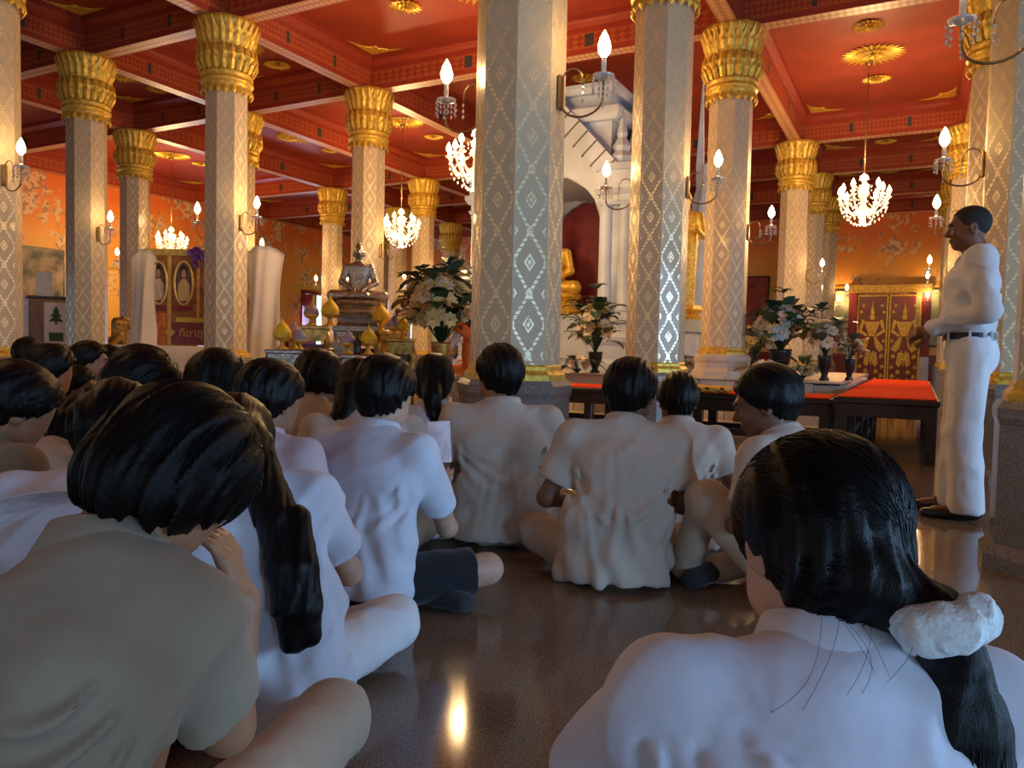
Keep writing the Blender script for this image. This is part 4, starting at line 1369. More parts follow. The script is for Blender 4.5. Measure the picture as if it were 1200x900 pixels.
arrangement('white flowers in a slim dark vase at the end of the marble dais', onz(at(966, 440, 8.5), DZ), .72, .17, .28, 'ww', 38, 16, 9, VASEM, 1.05, ((.05, 0, .78), (-.1, 0, .66)), .07)
arrangement('small white bouquet in a dark vase beside the slim vase', onz(at(995, 441, 8.8), DZ), .50, .12, .24, 'wwy', 16, 8, 10, VASEM, .9, (), .06)
arrangement('leafy white bouquet half hidden behind the column on the dais', onz(at(884, 430, 10.2), DZ), .72, .22, .2, 'wwy', 44, 40, 12, VASEM, 1.2)
for k, (px, py, Y, lab) in enumerate(((676, 436, 9.35, 'low spray of white flowers on the dais edge beside the dark leafy vase'), (800, 428, 9.9, 'low white flower spray at the foot of the dais column'), (897, 432, 8.55, 'low white flower spray beneath the blue-rose bouquet'), (940, 430, 8.6, 'low spray of white flowers between the two vases on the dais'))):
    arrangement(lab, onz(at(px, py, Y), DZ), .20, .15, .05, 'ww', 12, 9, 20+k, VASEM, .9, (), .05, 'flower_spray')

# ------------------------------------------------------------------ altar with offerings
def altar_table(label, px, Y, w_, d_, h, m, rz=.25, cat='table'):
    p = onz(at(px, 400, Y), 0)
    t = thing('altar_table', label, cat, p, rz)
    MB().box((0, 0, h-.02), (w_, d_, .04), None, .01).build('table_top', m, t)
    n = 9
    for s in (-1, 1):
        sk = MB()
        pts = [(-w_/2+.03, h-.04), (w_/2-.03, h-.04)]+[(w_/2-.03-(w_-.06)*k/n, h-.12-.04*abs(math.sin(k*PI/3*1.0))) for k in range(n+1)]
        poly_extrude(sk, pts, 'x', s*(d_/2-.02), .02)
        sk.build('carved_skirt', m, t)
    for sx in (-1, 1):
        for sy in (-1, 1):
            l = MB(); l.smooth = True
            x, y = sx*(w_/2-.05), sy*(d_/2-.05)
            l.tube([(x, y, h-.05), (x+sx*.03, y, h-.18), (x+sx*.01, y, h*.45), (x-sx*.015, y, .12), (x+sx*.03, y, .03), (x+sx*.02, y, .0)], [.04, .042, .028, .022, .03, .026], 8)
            l.build('leg', m, t)
    MB().box((0, .02, h*.45), (w_-.12, d_-.14, h*.75)).build('red_panel', MT['maroon'], t)
    return t, p
tabs = [('short altar table with silver carved apron near the white drape', 334, 7.0, .34, .30, .82, MT['silver']),
        ('altar table with silver and gold apron in front of the statue', 428, 7.0, .48, .34, .79, MT['silver']),
        ('tall gold altar table with a dark red panel beside the flowers', 467, 7.5, .30, .30, .95, MT['gold_dull']),
        ('gold altar table in the second row carrying purple cones', 364, 7.75, .38, .30, 1.06, MT['gold_dull']),
        ('high gold altar table carrying the silver statue', 418, 8.3, .50, .42, 1.02, MT['gold_dull']),
        ('gold altar table in the back row beside the statue', 459, 7.95, .30, .30, 1.02, MT['gold_dull'])]
TB = {}
for q in tabs:
    altar_table(*q); TB[q[1]] = q
mb = None
YEL = mat('yellow_offering', (.88, .56, .02), .6, 0, .15); PUR = mat('mauve_offering', (.42, .32, .44), .6, 0, .25, 30, .4, 60); PNK = mat('dusty_rose_offering', (.48, .26, .24), .6, 0, .25, 30, .4, 60)
def cone(label, px, py, Y, z, s, m, group='cone offerings on the altar'):
    """a rounded cone of petals on a footed gold bowl; py is unused but documents the photo row"""
    t = thing('offering_cone', label, 'offering', onz(at(px, py, Y), z), 0, group, s*.85)
    b = MB(); b.smooth = True
    b.lathe([(.055, 0), (.06, .01), (.03, .03), (.02, .06), (.03, .085), (.075, .10), (.09, .13), (.085, .135), (.05, .12)], 14); b.build('footed_bowl', MT['gold'], t)
    c = MB(); c.smooth = True
    c.lathe([(.084, .125), (.092, .15), (.080, .19), (.055, .225), (.032, .25), (.014, .27), (.008, .29), (.0, .31)], 14); c.build('cone', m, t)
    return t
CN = [('yellow cone offering on the short silver-apron table', 331, 378, 7.0, .82, 1.1, YEL), ('yellow cone offering on a high stand behind the purple cones', 387, 345, 7.8, 1.06, 1.2, YEL),
      ('yellow cone offering on the back-row table beside the statue', 447, 345, 8.0, 1.02, 1.2, YEL), ('yellow cone offering on the silver and gold apron table', 432, 378, 7.0, .79, 1.05, YEL),
      ('yellow cone offering on the tall gold table near the flowers', 472, 362, 7.5, .95, .9, YEL), ('rose coloured cone offering on the second-row table', 365, 352, 7.75, 1.06, 1.0, PNK),
      ('dusty rose cone offering beside the white drape', 345, 366, 7.15, .82, 1.05, PNK), ('mauve cone offering on the short silver-apron table', 352, 384, 6.9, .82, .8, PUR),
      ('mauve cone offering on the silver and gold apron table', 408, 384, 7.0, .79, .9, PUR), ('pale mauve cone offering on the tall table', 462, 364, 7.5, .95, .95, PUR)]
for q in CN: cone(*q)
buddha('silver seated statue in patterned robe above the altar', onz(at(420, 360, 8.25), 1.02+.30), .15+PI, .80, MT['silver'], 'silver_statue')
mb = MB(); square_stack(mb, 0, 0, [(.50, 0, .50, .05), (.44, .05, .40, .09), (.40, .09, .42, .14)]); tag(mb.build('statue_pedestal', MT['silver'], None, onz(at(420, 360, 8.25), 1.02), (0, 0, .15)), 'stepped silver pedestal under the seated statue', 'pedestal')
mb = MB(); square_stack(mb, 0, 0, [(.40, 0, .40, .06), (.32, .06, .30, .12), (.22, .12, .20, .19)]); tag(mb.build('silver_stand', MT['silver'], None, onz(at(395, 385, 7.45), .0), (0, 0, .2)), 'small stepped silver stand in front of the statue', 'stand')
bpy.data.objects['silver_stand'].location.z = 0
bpy.data.objects['silver_stand'].scale = (1, 1, 1)
mb = MB(); square_stack(mb, 0, 0, [(.34, 0, .34, .62), (.32, .62, .32, .80), (.28, .80, .28, .86), (.24, .86, .22, .92), (.16, .92, .15, 1.0)])
bpy.data.objects.remove(bpy.data.objects['silver_stand'])
tag(mb.build('silver_stand', MT['silver'], None, onz(at(404, 385, 7.5), 0), (0, 0, .2)), 'tall stepped silver stand in front of the statue', 'stand')
bw = MB(); bw.smooth = True
bw.lathe([(.07, 0), (.05, .03), (.14, .07), (.17, .13), (.165, .15), (.15, .13), (.05, .06)], 18); tag(bw.build('brass_bowl', MT['brass'], None, onz(at(376, 400, 6.9), .72), None, .8), 'brown brass bowl between the two silver-apron tables', 'bowl')
st = thing('bowl_stand', 'small dark stand under the brass bowl', 'stand', onz(at(376, 400, 6.9), 0), .2)
MB().box((0, 0, .70), (.24, .24, .04), None, .008).build('stand_top', MT['mid_wood'], st)
for sx in (-1, 1):
    for sy in (-1, 1): MB().box((sx*.095, sy*.095, .34), (.04, .04, .68)).build('leg', MT['mid_wood'], st)
for k, (px, Y, z, h) in enumerate(((367, 7.0, 0, .26),)):
    c = thing('yellow_candle', 'tall yellow candle in a gold holder beside the rose cone', 'candle', onz(at(px, 390, 7.72), 1.06))
    m = MB(); m.lathe([(.035, 0), (.03, .02), (.015, .04), (.022, .06), (.016, .07)], 10); m.build('holder', MT['gold'], c)
    m = MB(); m.lathe([(.011, .07), (.010, .30), (.004, .305)], 8); m.build('wax', YEL, c)
b = MB(); b.smooth = True; b.lathe([(.03, 0), (.033, .02), (.033, .11), (.012, .15), (.011, .20), (.0, .20)], 10)
tag(b.build('dark_bottle', VASEM, None, onz(at(419, 384, 6.92), .79)), 'small dark bottle beside the mauve cone on the altar', 'bottle')
# a carved wooden stand below the big flower arrangement
fs_ = thing('flower_stand', 'brown wooden stand carrying the large peach flower arrangement', 'stand', onz(at(516, 440, 7.05), 0), .2)
MB().box((0, 0, .60), (.40, .38, .04), None, .01).build('stand_top', MT['mid_wood'], fs_)
for sx in (-1, 1):
    for sy in (-1, 1): MB().box((sx*.16, sy*.15, .29), (.05, .05, .58), None, .006).build('leg', MT['mid_wood'], fs_)
MB().box((0, -.17, .50), (.36, .03, .14)).build('apron', MT['mid_wood'], fs_)

# ------------------------------------------------------------------ portrait board with drapes
BY = 10.5
bl_, br_ = at(172, 400, BY), at(322, 400, BY)
bw_ = (br_-bl_).length; bc = onz((bl_+br_)/2, 0)
brd = thing('portrait_board', 'large brown and gold board with two oval portraits and a gold inscription', 'board', bc)
BZ0, BZ1 = .82, 2.12
BRN = mat('board_brown', (.34, .13, .03), .45, 0, .45, 9, .1, 20, col2=(.20, .07, .015)); ORG = mat('board_orange', (.62, .17, .02), .5, 0, .35, 14); GLD = mat('board_gold_print', (.62, .44, .12), .45, .2, .3, 16)
MB().box((0, 0, (BZ0+BZ1)/2), (bw_, .08, BZ1-BZ0), None, .01).build('backing', BRN, brd)
def bx_(u0, u1, v0, v1, m, nm, y=-.045, th=.012): # u,v as fraction of the board
    return MB().box(((u0+u1)/2*bw_-bw_/2, y, BZ0+(v0+v1)/2*(BZ1-BZ0)), ((u1-u0)*bw_, th, (v1-v0)*(BZ1-BZ0)), None, .003).build(nm, m, brd)
bx_(0.0, 1, .93, 1.0, GLD, 'top_rail'); bx_(.0, .165, .0, .33, ORG, 'lower_panel'); bx_(.82, .99, .0, .33, ORG, 'lower_panel')
bx_(.05, .165, .36, .41, MT['red_wall'], 'name_bar'); bx_(.215, .37, .36, .41, MT['red_wall'], 'name_bar')
bx_(.205, .80, .02, .24, MT['maroon'], 'inscription_panel'); bx_(.24, .80, .24, .29, mat('yellow_green_print', (.60, .52, .06), .5), 'yellow_band')
bx_(.172, .20, .0, .93, GLD, 'divider'); bx_(.40, .42, .3, .93, GLD, 'divider')
def oval(uc, vc, ru, rv, seed):
    cx, cz = uc*bw_-bw_/2, BZ0+vc*(BZ1-BZ0)
    ring = MB(); ring.smooth = True
    pts = [(cx+ru*math.cos(a), -.055, cz+rv*math.sin(a)) for a in [2*PI*k/36 for k in range(37)]]
    ring.tube(pts, .016, 6, False); fo = ring.build('oval_frame', mat('cream_gold_frame', (.75, .55, .22), .4, .4, .2), brd)
    dk = MB(); n = 36
    dk.add([(cx+ru*math.cos(2*PI*k/n), -.050, cz+rv*math.sin(2*PI*k/n)) for k in range(n)], [tuple(range(n))]); dk.build('oval_ground', mat('portrait_ground', (.13, .075, .05), .6), fo)
    f = MB()
    def disc(x, z, a_, b_, y): f.add([(cx+x+a_*math.cos(2*PI*k/20), y, cz+z+b_*math.sin(2*PI*k/20)) for k in range(20)], [tuple(range(20))])
    f.cur = 0; disc(0, .17, ru*.36, rv*.25, -.0515)
    f.cur = 1; disc(0, .13, ru*.24, rv*.20, -.0525)
    f.cur = 2
    w_ = ru*.80
    f.add([(cx-w_*.25, -.052, cz+.06), (cx+w_*.25, -.052, cz+.06), (cx+w_*.8, -.052, cz-.02), (cx+w_*.82, -.052, cz-rv*.55), (cx+w_*.5, -.052, cz-rv*.82), (cx-w_*.5, -.052, cz-rv*.82), (cx-w_*.82, -.052, cz-rv*.55), (cx-w_*.8, -.052, cz-.02)], [tuple(range(8))])
    f.cur = 3
    if seed == 1: f.add([(cx-w_*.3, -.0535, cz+.04), (cx-w_*.1, -.0535, cz+.05), (cx+w_*.6, -.0535, cz-rv*.6), (cx+w_*.3, -.0535, cz-rv*.75)], [(0, 1, 2, 3)])
    f.build('portrait_print', [mat('portrait_hair', (.03, .018, .012), .6), mat('portrait_face', (.52, .30, .19), .6), mat('portrait_dress', (.55, .46, .32) if seed == 1 else (.58, .45, .20), .6), mat('portrait_sash', (.72, .62, .50), .6)], fo)
oval(.105, .645, .115, .285, 1); oval(.300, .645, .125, .29, 2); oval(.86, .645, .12, .29, 3)
fc_ = bpy.data.curves.new('inscription', 'FONT'); fc_.body = '\u25c6 \u0e17\u0e35\u0e06\u0e32\u0e22\u0e38\u0e01\u0e32'; fc_.size = .15; fc_.extrude = .002; fc_.align_x = 'CENTER'
_to = bpy.data.objects.new('tmp_text', fc_); COL.objects.link(_to); bpy.context.view_layer.update()
_tm = bpy.data.meshes.new_from_object(_to.evaluated_get(bpy.context.evaluated_depsgraph_get())); bpy.data.objects.remove(_to)
fo_ = put('inscription', _tm, None, brd, (.345*bw_-bw_/2, -.055, BZ0+.12), (PI/2, 0, 0)); _tm.materials.clear(); _tm.materials.append(GLD); fo_['kind'] = 'stuff'
fl = thing('purple_flowers', 'purple orchid bunch at the top of the portrait board', 'flowers', at(236, 302, BY-.03))
rr = random.Random(4)
for k in range(18):
    a = rr.random()*2*PI; q = rr.uniform(.02, .15)
    put('flower', FLM['u'], None, fl, (math.cos(a)*q, -.03*rr.random()-.03, math.sin(a)*q*.75), (PI/2+rr.uniform(-.7, .7), rr.uniform(-.6, .6), 0), 1.0)
WHC = mat('white_drape_cloth', (.78, .70, .58), .8, 0, .06, 6, .1, 60)
def drape(label, pxa, pxb, ptop, Y, z0, seed, nm='white_drape', zt=None, bulge=.06):
    a, b_ = at(pxa, ptop, Y), at(pxb, ptop, Y)
    L = (b_-a).length; zt = zt or a.z
    n, m = 28, 22; vs = []; fs = []
    for side in (0, 1):
        for i in range(m+1):
            f = i/m
            for k in range(n+1):
                u = k/n
                wob = .05*math.sin(u*8+seed+f*2.6)*(.35+f)+.02*math.sin(u*17+seed*2+f*4)
                x = (u-.5)*L*(1-.18*math.sin(PI*min(1, f*1.4))+.1*f)
                top = zt-(2*abs(u-.5))**2.5*.10
                z = top+(z0-top)*f
                y = -bulge*math.sin(PI*u)-wob*.8+(.03 if side else 0)+(.05*(1-f)**6)
                vs.append((x, y, z))
    q = (n+1)*(m+1)
    for i in range(m):
        for k in range(n):
            c = i*(n+1)+k
            fs.append((c, c+1, c+n+2, c+n+1)); fs.append((q+c, q+c+n+1, q+c+n+2, q+c+1))
    for i in range(m):
        for k in (0, n):
            c = i*(n+1)+k; fs.append((c, c+n+1, q+c+n+1, q+c))
    for k in range(n):
        for i in (0, m):
            c = i*(n+1)+k; fs.append((c, c+1, q+c+1, q+c))
    mb = MB(); mb.smooth = True; mb.add(vs, fs)
    mid = (a+b_)/2
    return tag(mb.build(nm, WHC, None, (mid.x, mid.y, 0)), label, 'drape')
drape('white cloth hanging over the portrait board beside the far column', 153, 183, 291, BY-.08, .55, 1)
drape('white cloth draped over the board end beside the altar', 288, 331, 288, BY-.3, .45, 4, bulge=.12)
tb = thing('draped_table', 'long table under a cream cloth carrying the portrait board', 'table', bc)
MB().box((0, 0, .79), (bw_+.5, .7, .03), None, .01).build('table_top', MT['mid_wood'], tb)
for sx in (-1, 1):
    for sy in (-1, 1): MB().box((sx*(bw_/2+.15), sy*.28, .385), (.05, .05, .77)).build('leg', MT['mid_wood'], tb)
n = 60; vs = []; fs = []
for i in range(6):
    f = i/5
    for k in range(n+1):
        u = k/n; vs.append(((u-.5)*(bw_+.56), -.36-.03*f-.022*f*math.sin(u*40), .812-.79*f))
for k in range(n+1): vs.append(((k/n-.5)*(bw_+.56), .36, .812))
for i in range(5):
    for k in range(n): fs.append((i*(n+1)+k, i*(n+1)+k+1, (i+1)*(n+1)+k+1, (i+1)*(n+1)+k))
for k in range(n): fs.append((k, 6*(n+1)+k, 6*(n+1)+k+1, k+1))
mb = MB(); mb.smooth = True; mb.add(vs, fs); tc_ = tag(mb.build('table_cloth', WHC, None, bc), 'cream cloth hanging down the front of the portrait table', 'cloth')

# ------------------------------------------------------------------ left side: cabinet, shutter, pictures, lion
cb = thing('wooden_cabinet', 'light brown wooden cabinet near the left wall', 'cabinet', onz(at(62, 400, 12.6), 0), .45)
MB().box((0, 0, .76), (.62, .5, 1.5), None, .01).build('body', MT['mid_wood'], cb)
MB().box((0, 0, 1.53), (.68, .56, .04), None, .008).build('top', MT['dark_wood'], cb)
for s in (-1, 1):
    d = MB().box((s*.15, -.255, .76), (.28, .02, 1.38), None, .006).build('door', MT['mid_wood'], cb)
    MB().box((-s*.11, -.02, 0), (.02, .02, .12)).build('handle', MT['brass'], d, (s*.15, -.255, .80))
PAP = mat('white_card', (.80, .78, .74), .7)
MB_ = MB().box((0, 0, .2), (.24, .015, .40), Matrix.Rotation(-.12, 3, 'X'), .003); tag(MB_.build('white_card', PAP, None, onz(at(52, 350, 12.5), 1.55), (0, 0, .3)), 'blank white card standing on the wooden cabinet', 'card')
fr = thing('tree_picture', 'white framed picture of a green tree leaning on the cabinet', 'picture', onz(at(66, 385, 12.15), .78), .3)
MB().box((0, 0, .33), (.34, .02, .66), None, .004).build('card', PAP, fr)
m = MB()
for (w_, z0, z1) in ((.11, .36, .48), (.085, .44, .55), (.05, .51, .61)): m.add([(-w_, -.013, z0), (w_, -.013, z0), (0, -.013, z1)], [(0, 1, 2)])
m.box((0, -.012, .34), (.03, .004, .06)); m.box((0, -.012, .12), (.2, .004, .14)); m.build('tree_print', mat('green_print', (.05, .12, .05), .7), fr)['kind'] = 'stuff'
MB().box((0, .0, .39), (.4, .3, .77), None, .01).build('stand', MT['mid_wood'], None)
so = bpy.data.objects['stand']; so.location = onz(at(66, 385, 12.15), 0); so.rotation_euler = (0, 0, .3); so.name = 'low_cupboard'; tag(so, 'low brown cupboard under the green tree picture', 'cupboard')
wb = thing('white_locker', 'pale white metal locker beside the wooden cabinet', 'locker', onz(at(28, 400, 12.45), 0), .45)
MB().box((0, 0, .76), (.5, .5, 1.52), None, .01).build('body', mat('white_enamel', (.72, .78, .84), .4), wb)
MB().box((0, -.255, .76), (.46, .015, 1.44), None, .005).build('door', mat('white_enamel_door', (.74, .80, .86), .4), wb)
def lion(label, loc, rz, s):
    B = Blob(.04)
    B.cap(A(0, -.12, .22), A(0, .05, .42), .13, .12); B.cap(A(0, .05, .42), A(0, .10, .60), .11, .10)
    B.ell(A(0, .14, .70), (.10, .12, .11)); B.ell(A(0, .25, .66), (.05, .06, .05)); B.cap(A(0, .02, .72), A(0, -.02, .50), .10, .06)
    for q in (-1, 1):
        B.cap(A(q*.08, .10, .42), A(q*.09, .16, .05), .05, .042); B.cap(A(q*.09, .16, .04), A(q*.09, .24, .03), .045, .04)
        B.cap(A(q*.13, -.10, .20), A(q*.16, .02, .06), .09, .06); B.cap(A(q*.16, .02, .05), A(q*.16, .12, .03), .05, .04)
        B.ell(A(q*.07, .12, .81), (.03, .02, .045))
    B.cap(A(0, -.22, .12), A(0, -.26, .45), .035, .03); B.cap(A(0, -.26, .45), A(0, -.18, .58), .04, .02)
    B.cut(A(0, 0, .0), A(0, 0, -1))
    t = thing('lion_statue', label, 'statue', loc, rz, None, s)
    put('figure', B.mesh('figure', .016, lambda P: -np.abs(vnoise(P*30))*.012), MT['gold_dull'], t)
    MB().box((0, 0, -.10), (.46, .62, .2), None, .02).build('base', MT['gold_dull'], t)
    return t
lion('gold guardian lion statue sitting before a far column', onz(at(136, 420, 11.8), .55), -.9, .82)
MB().box((0, 0, .195), (.6, .6, .39), None, .01).build('statue_block', MT['mid_wood'], None)
so = bpy.data.objects['statue_block']; so.location = onz(at(136, 420, 11.8), 0); tag(so, 'brown block under the gold lion statue', 'block')
so.scale = (1, 1, 1.19)
# maroon shutters folded back beside the left wall doorways, jambs
for k, i in enumerate(DOORS_L):
    d = thing('door_%d' % (k+1), None, None, g2w(i*GS, B1, 0), GA); d['kind'] = 'structure'
    for s in (-1, 1):
        MB().box((s*.80, -.04, 1.28), (.12, .10, 2.56)).build('door_jamb', MT['maroon'], d)
        M3 = Matrix.Rotation(s*R(75), 3, 'Z')
        v = Vector((s*.74, -.10, 1.25))
        MB().box((0, 0, 0), (.70, .045, 2.42), None, .01).build('door_leaf', MT['red_wall'], d, (s*.92, -.40, 1.25), (0, 0, s*R(100)))
    MB().box((0, -.04, 2.56), (1.72, .10, .12)).build('door_head', MT['maroon'], d)
def picture(label, px, py, w_, h_, face_mat, name='framed_picture', a=None, b=None, z=None):
    """hung on the back wall (a given) where the pixel's ray meets it"""
    d = ray(px, py); p0 = Vector((0, 0, HC))
    if a is not None: tt = (a-(p0-G0).dot(GU))/d.dot(GU)
    else: tt = (b-(p0-G0).dot(GV))/d.dot(GV)
    p = p0+d*tt
    t = thing(name, label, 'picture', p, GA-PI/2 if a is not None else GA)
    MB().box((0, 0, 0), (w_, .04, h_), None, .008).build('frame', MT['dark_wood'], t)
    MB().box((0, -.022, 0), (w_-.1, .01, h_-.1)).build('print', face_mat, t)
    return t
GRN = mat('green_landscape_print', (.16, .22, .10), .6, 0, .6, 5, col2=(.42, .38, .26)); PRT = mat('pale_landscape_print', (.55, .50, .36), .6, 0, .5, 4, col2=(.10, .18, .08))
picture('green landscape panel on the painted wall at the left of the red double door', 977, 372, .95, 1.5, GRN, a=A1-.07)
picture('green landscape panel on the painted wall at the right of the red double door', 1088, 372, .7, 1.5, GRN, a=A1-.07)
picture('dark framed foliage painting on the left wall above the cabinet', 42, 325, 1.3, 1.35, mat('dark_foliage_print', (.30, .24, .17), .6, 0, .7, 3, col2=(.04, .06, .05)), b=B1-.07)
picture('dark red wall panel between the columns at the far right', 882, 355, .9, 1.5, mat('brown_red_print', (.30, .05, .03), .5, 0, .5, 3), a=A1-.07)

# red double door with gilt guardians on the back wall
d = ray(1040, 400); tt = (A1-.05-(Vector((0, 0, HC))-G0).dot(GU))/d.dot(GU); dp = Vector((0, 0, HC))+d*tt
dr = thing('door_9', None, None, onz(dp, 0), GA-PI/2); dr['kind'] = 'structure'
DH = 2.52; DW = 1.52
for s in (-1, 1):
    lf = MB().box((s*DW/4, -.02, DH/2), (DW/2-.01, .05, DH), None, .006).build('door_leaf', MT['maroon'], dr)
    g = MB()
    for q in (-1, 1): g.box((s*DW/4+q*(DW/4-.03), -.05, DH/2), (.035, .015, DH-.04))
    g.box((s*DW/4, -.05, DH-.04), (DW/2-.04, .015, .035)); g.box((s*DW/4, -.05, .06), (DW/2-.04, .015, .035))
    g.build('gilt_border', MT['gold'], lf)['kind'] = 'stuff'
    # guardian figure: crown, head, torso, arms, flared skirt, pedestal scrolls
    cx = s*DW/4
    g = MB()
    def pl(pts): poly_extrude(g, [(cx+x, z) for x, z in pts], 'x', -.052, .014)
    pl([(-.03, 1.98), (.03, 1.98), (.045, 2.05), (.012, 2.20), (0, 2.36), (-.012, 2.20), (-.045, 2.05)])
    pl([(-.05, 1.86), (.05, 1.86), (.06, 1.97), (-.06, 1.97)])
    pl([(-.19, 1.80), (.19, 1.80), (.10, 1.56), (.07, 1.42), (-.07, 1.42), (-.10, 1.56)])
    for q in (-1, 1):
        pl([(q*.17, 1.82), (q*.25, 1.86), (q*.30, 1.62), (q*.24, 1.60)] if q > 0 else [(q*.25, 1.86), (q*.17, 1.82), (q*.24, 1.60), (q*.30, 1.62)])
        pl([(q*.30, 1.62), (q*.10, 1.46), (q*.12, 1.40), (q*.32, 1.54)])
        pl([(q*.05, 1.42), (q*.12, 1.38), (q*.30, 1.10), (q*.20, 1.0), (q*.10, 1.12)])
        pl([(q*.03, 1.05), (q*.13, .98), (q*.17, .70), (q*.09, .62), (q*.04, .72)])
        for (x, z, r_) in ((.24, .9, .07), (.27, .62, .06), (.12, .5, .07), (.25, .38, .07), (.11, .30, .05), (.28, 1.30, .05), (.27, 2.05, .05), (.22, 2.22, .045)):
            pl([(q*x-r_*.5, z-r_), (q*x+r_, z-r_*.2), (q*x+r_*.2, z+r_), (q*x-r_*.6, z+r_*.4)])
    pl([(-.22, .16), (.22, .16), (.16, .24), (-.16, .24)]); pl([(-.06, .98), (.06, .98), (.0, .62)])
    g.build('gilt_guardian', MT['gold_dull'], lf)['kind'] = 'stuff'
for s in (-1, 1):
    MB().box((s*(DW/2+.10), -.03, 1.35), (.20, .10, 2.70), None, .008).build('door_jamb', MT['red_wall'], dr)
    MB().box((s*(DW/2+.10), -.05, .45), (.22, .16, .9), None, .01).build('jamb_base', MT['throne'], dr)
MB().box((0, -.03, 2.66), (DW+.44, .12, .22), None, .01).build('door_head', MT['gold_dull'], dr)

# ------------------------------------------------------------------ the students
import os
ONLY = None
p1, i1 = person('student in beige shirt resting cheek on hand, thick black bowl-cut hair', 206, 452, 1.10, yaw=24, spn=(2, 16, 30), side=11, head=(-56, 40, 8), skin='mid', shirt='beige', pants='khaki', hair='bowl',
       arms={'r': ('px', (266, 852, 1.12), (287, 705, 1.20)), 'l': ((.26, .16, .33), (.13, .34, .22))}, legs={'r': ('px', (388, 845, 1.55), (220, 900, 1.75), (160, 900, 1.75))}, hres=.007, seed=1, hm=HAIRM2, wide=.68, sr=.9, drop_sh=1.35, fold=1.0, creases=((.12, .46, -.05, .40, .010, .022), (.13, .42, .01, .30, .011, .024), (.12, .38, .04, .24, .011, .020), (.10, .50, -.02, .47, .009, .016), (-.14, .50, -.02, .38, .011, .020), (-.10, .42, -.12, .25, .012, .018), (-.03, .40, -.06, .2, .012, .016)), hres_hair=.0042,
       handspec={'r': ((-.30, .10, .92), (-.75, .35, -.2), 24, 1.2)}, hs=1.06)
p2, i2 = person('girl with a low ponytail tied by a white scrunchie, bluish white blouse', 958, 506, .88, yaw=4, spn=(4, 14, 26), side=14, head=(10, 20, 6), skin='light', shirt='white', pants='wpant', hair='cap',
       hres=.007, seed=2, wide=1.10, drop_sh=.82, sr=.92, fold=1.0, arms={'l': ('px', (676, 935, .93), (740, 1010, 1.08))}, creases=((-.02, .56, .22, .46, .011, .018), (-.06, .54, .20, .40, .012, .022), (-.08, .50, .16, .34, .012, .022), (-.09, .46, .10, .30, .012, .020), (-.11, .54, -.10, .36, .010, .016)), hres_hair=.0042, hs=1.06,
       tail=[[((0, -.085, -.05), .05, 1), ((.045, -.115, -.085), .034, 1)], [((.045, -.125, -.09), .036, 1), ((.066, -.145, -.10), .032, 2), ((.072, -.142, -.15), .055, 2), ((.07, -.14, -.24), .068, 2), ((.055, -.13, -.36), .058, 2), ((.05, -.12, -.46), .02, 2)]])
p3, i3 = person('girl with long loose hair and white trousers, sitting sideways behind the bowl-cut student', 280, 462, 1.95, yaw=14, spn=(2, 14, 28), side=-13, head=(-6, 44, -8), skin='light', shirt='white', pants='wpant', hair='cap', hres=.009, seed=3, arms={'r': ((.19, .20, .30), (.08, .38, .25))},
       tail=[[((0, -.06, .02), .075, 1), ((.05, -.095, -.08), .062, 1), ((.0, -.05, .52), .055, 0), ((.03, -.12, .42), .05, 0), ((.04, -.15, .33), .045, 0), ((.045, -.155, .25), .034, 0)], [((.04, -.06, .52), .045, 0), ((.06, -.125, .42), .045, 0), ((.075, -.15, .33), .040, 0), ((.08, -.155, .26), .03, 0)]])
p4, i4 = person('student in lilac-white shirt and black shorts holding a booklet', 454, 417, 2.62, yaw=-22, spn=(2, 8, 16), head=(-6, 14, 0), skin='light', shirt='white', pants='black', hair='short', hres=.009, seed=4, fold=.7, long_pants=False, hm=HAIRM, hem=.07,
       arms={'r': ('px', (524, 618, 2.72), (519, 582, 2.92))}, handspec={'r': ((-.1, .25, .95), (-.3, .9, -.2), 40, 1.0)}, legs={'r': ((.36, .28, .12), (.15, .13, .05), (.33, .12, .04))})
p5, i5 = person('short-haired boy sitting upright in cream shirt before the large column', 585, 404, 3.45, yaw=4, spn=(0, 5, 10), head=(24, 8, 0), skin='mid', shirt='cream', hair='short', hres=.010, seed=5, wide=1.25)
p6, i6 = person('boy in cream shirt leaning sideways with hem spread on the floor', 741, 420, 3.0, yaw=-8, spn=(4, 14, 22), side=4, head=(-20, 14, 0), skin='dark', shirt='cream', hair='short', hres=.010, seed=6, wide=1.15, hem=.02, fold=1.4)
p7, i7 = person('boy in cream shirt shoulder to shoulder behind the leaning boy', 795, 437, 3.5, yaw=-6, spn=(4, 14, 24), head=(0, 16, 0), skin='dark', shirt='cream', hair='short', hres=.011, seed=7)
p8, i8 = person('boy seen in profile looking down, cream shirt, knee raised', 898, 428, 2.75, yaw=34, spn=(4, 12, 24), head=(34, 18, 0), skin='dark', shirt='cream', hair='short', hres=.009, seed=8, face=True, eyes=True,
       legs={'l': ((.20, .30, .36), (.16, .44, .06), (.16, .58, .04))})
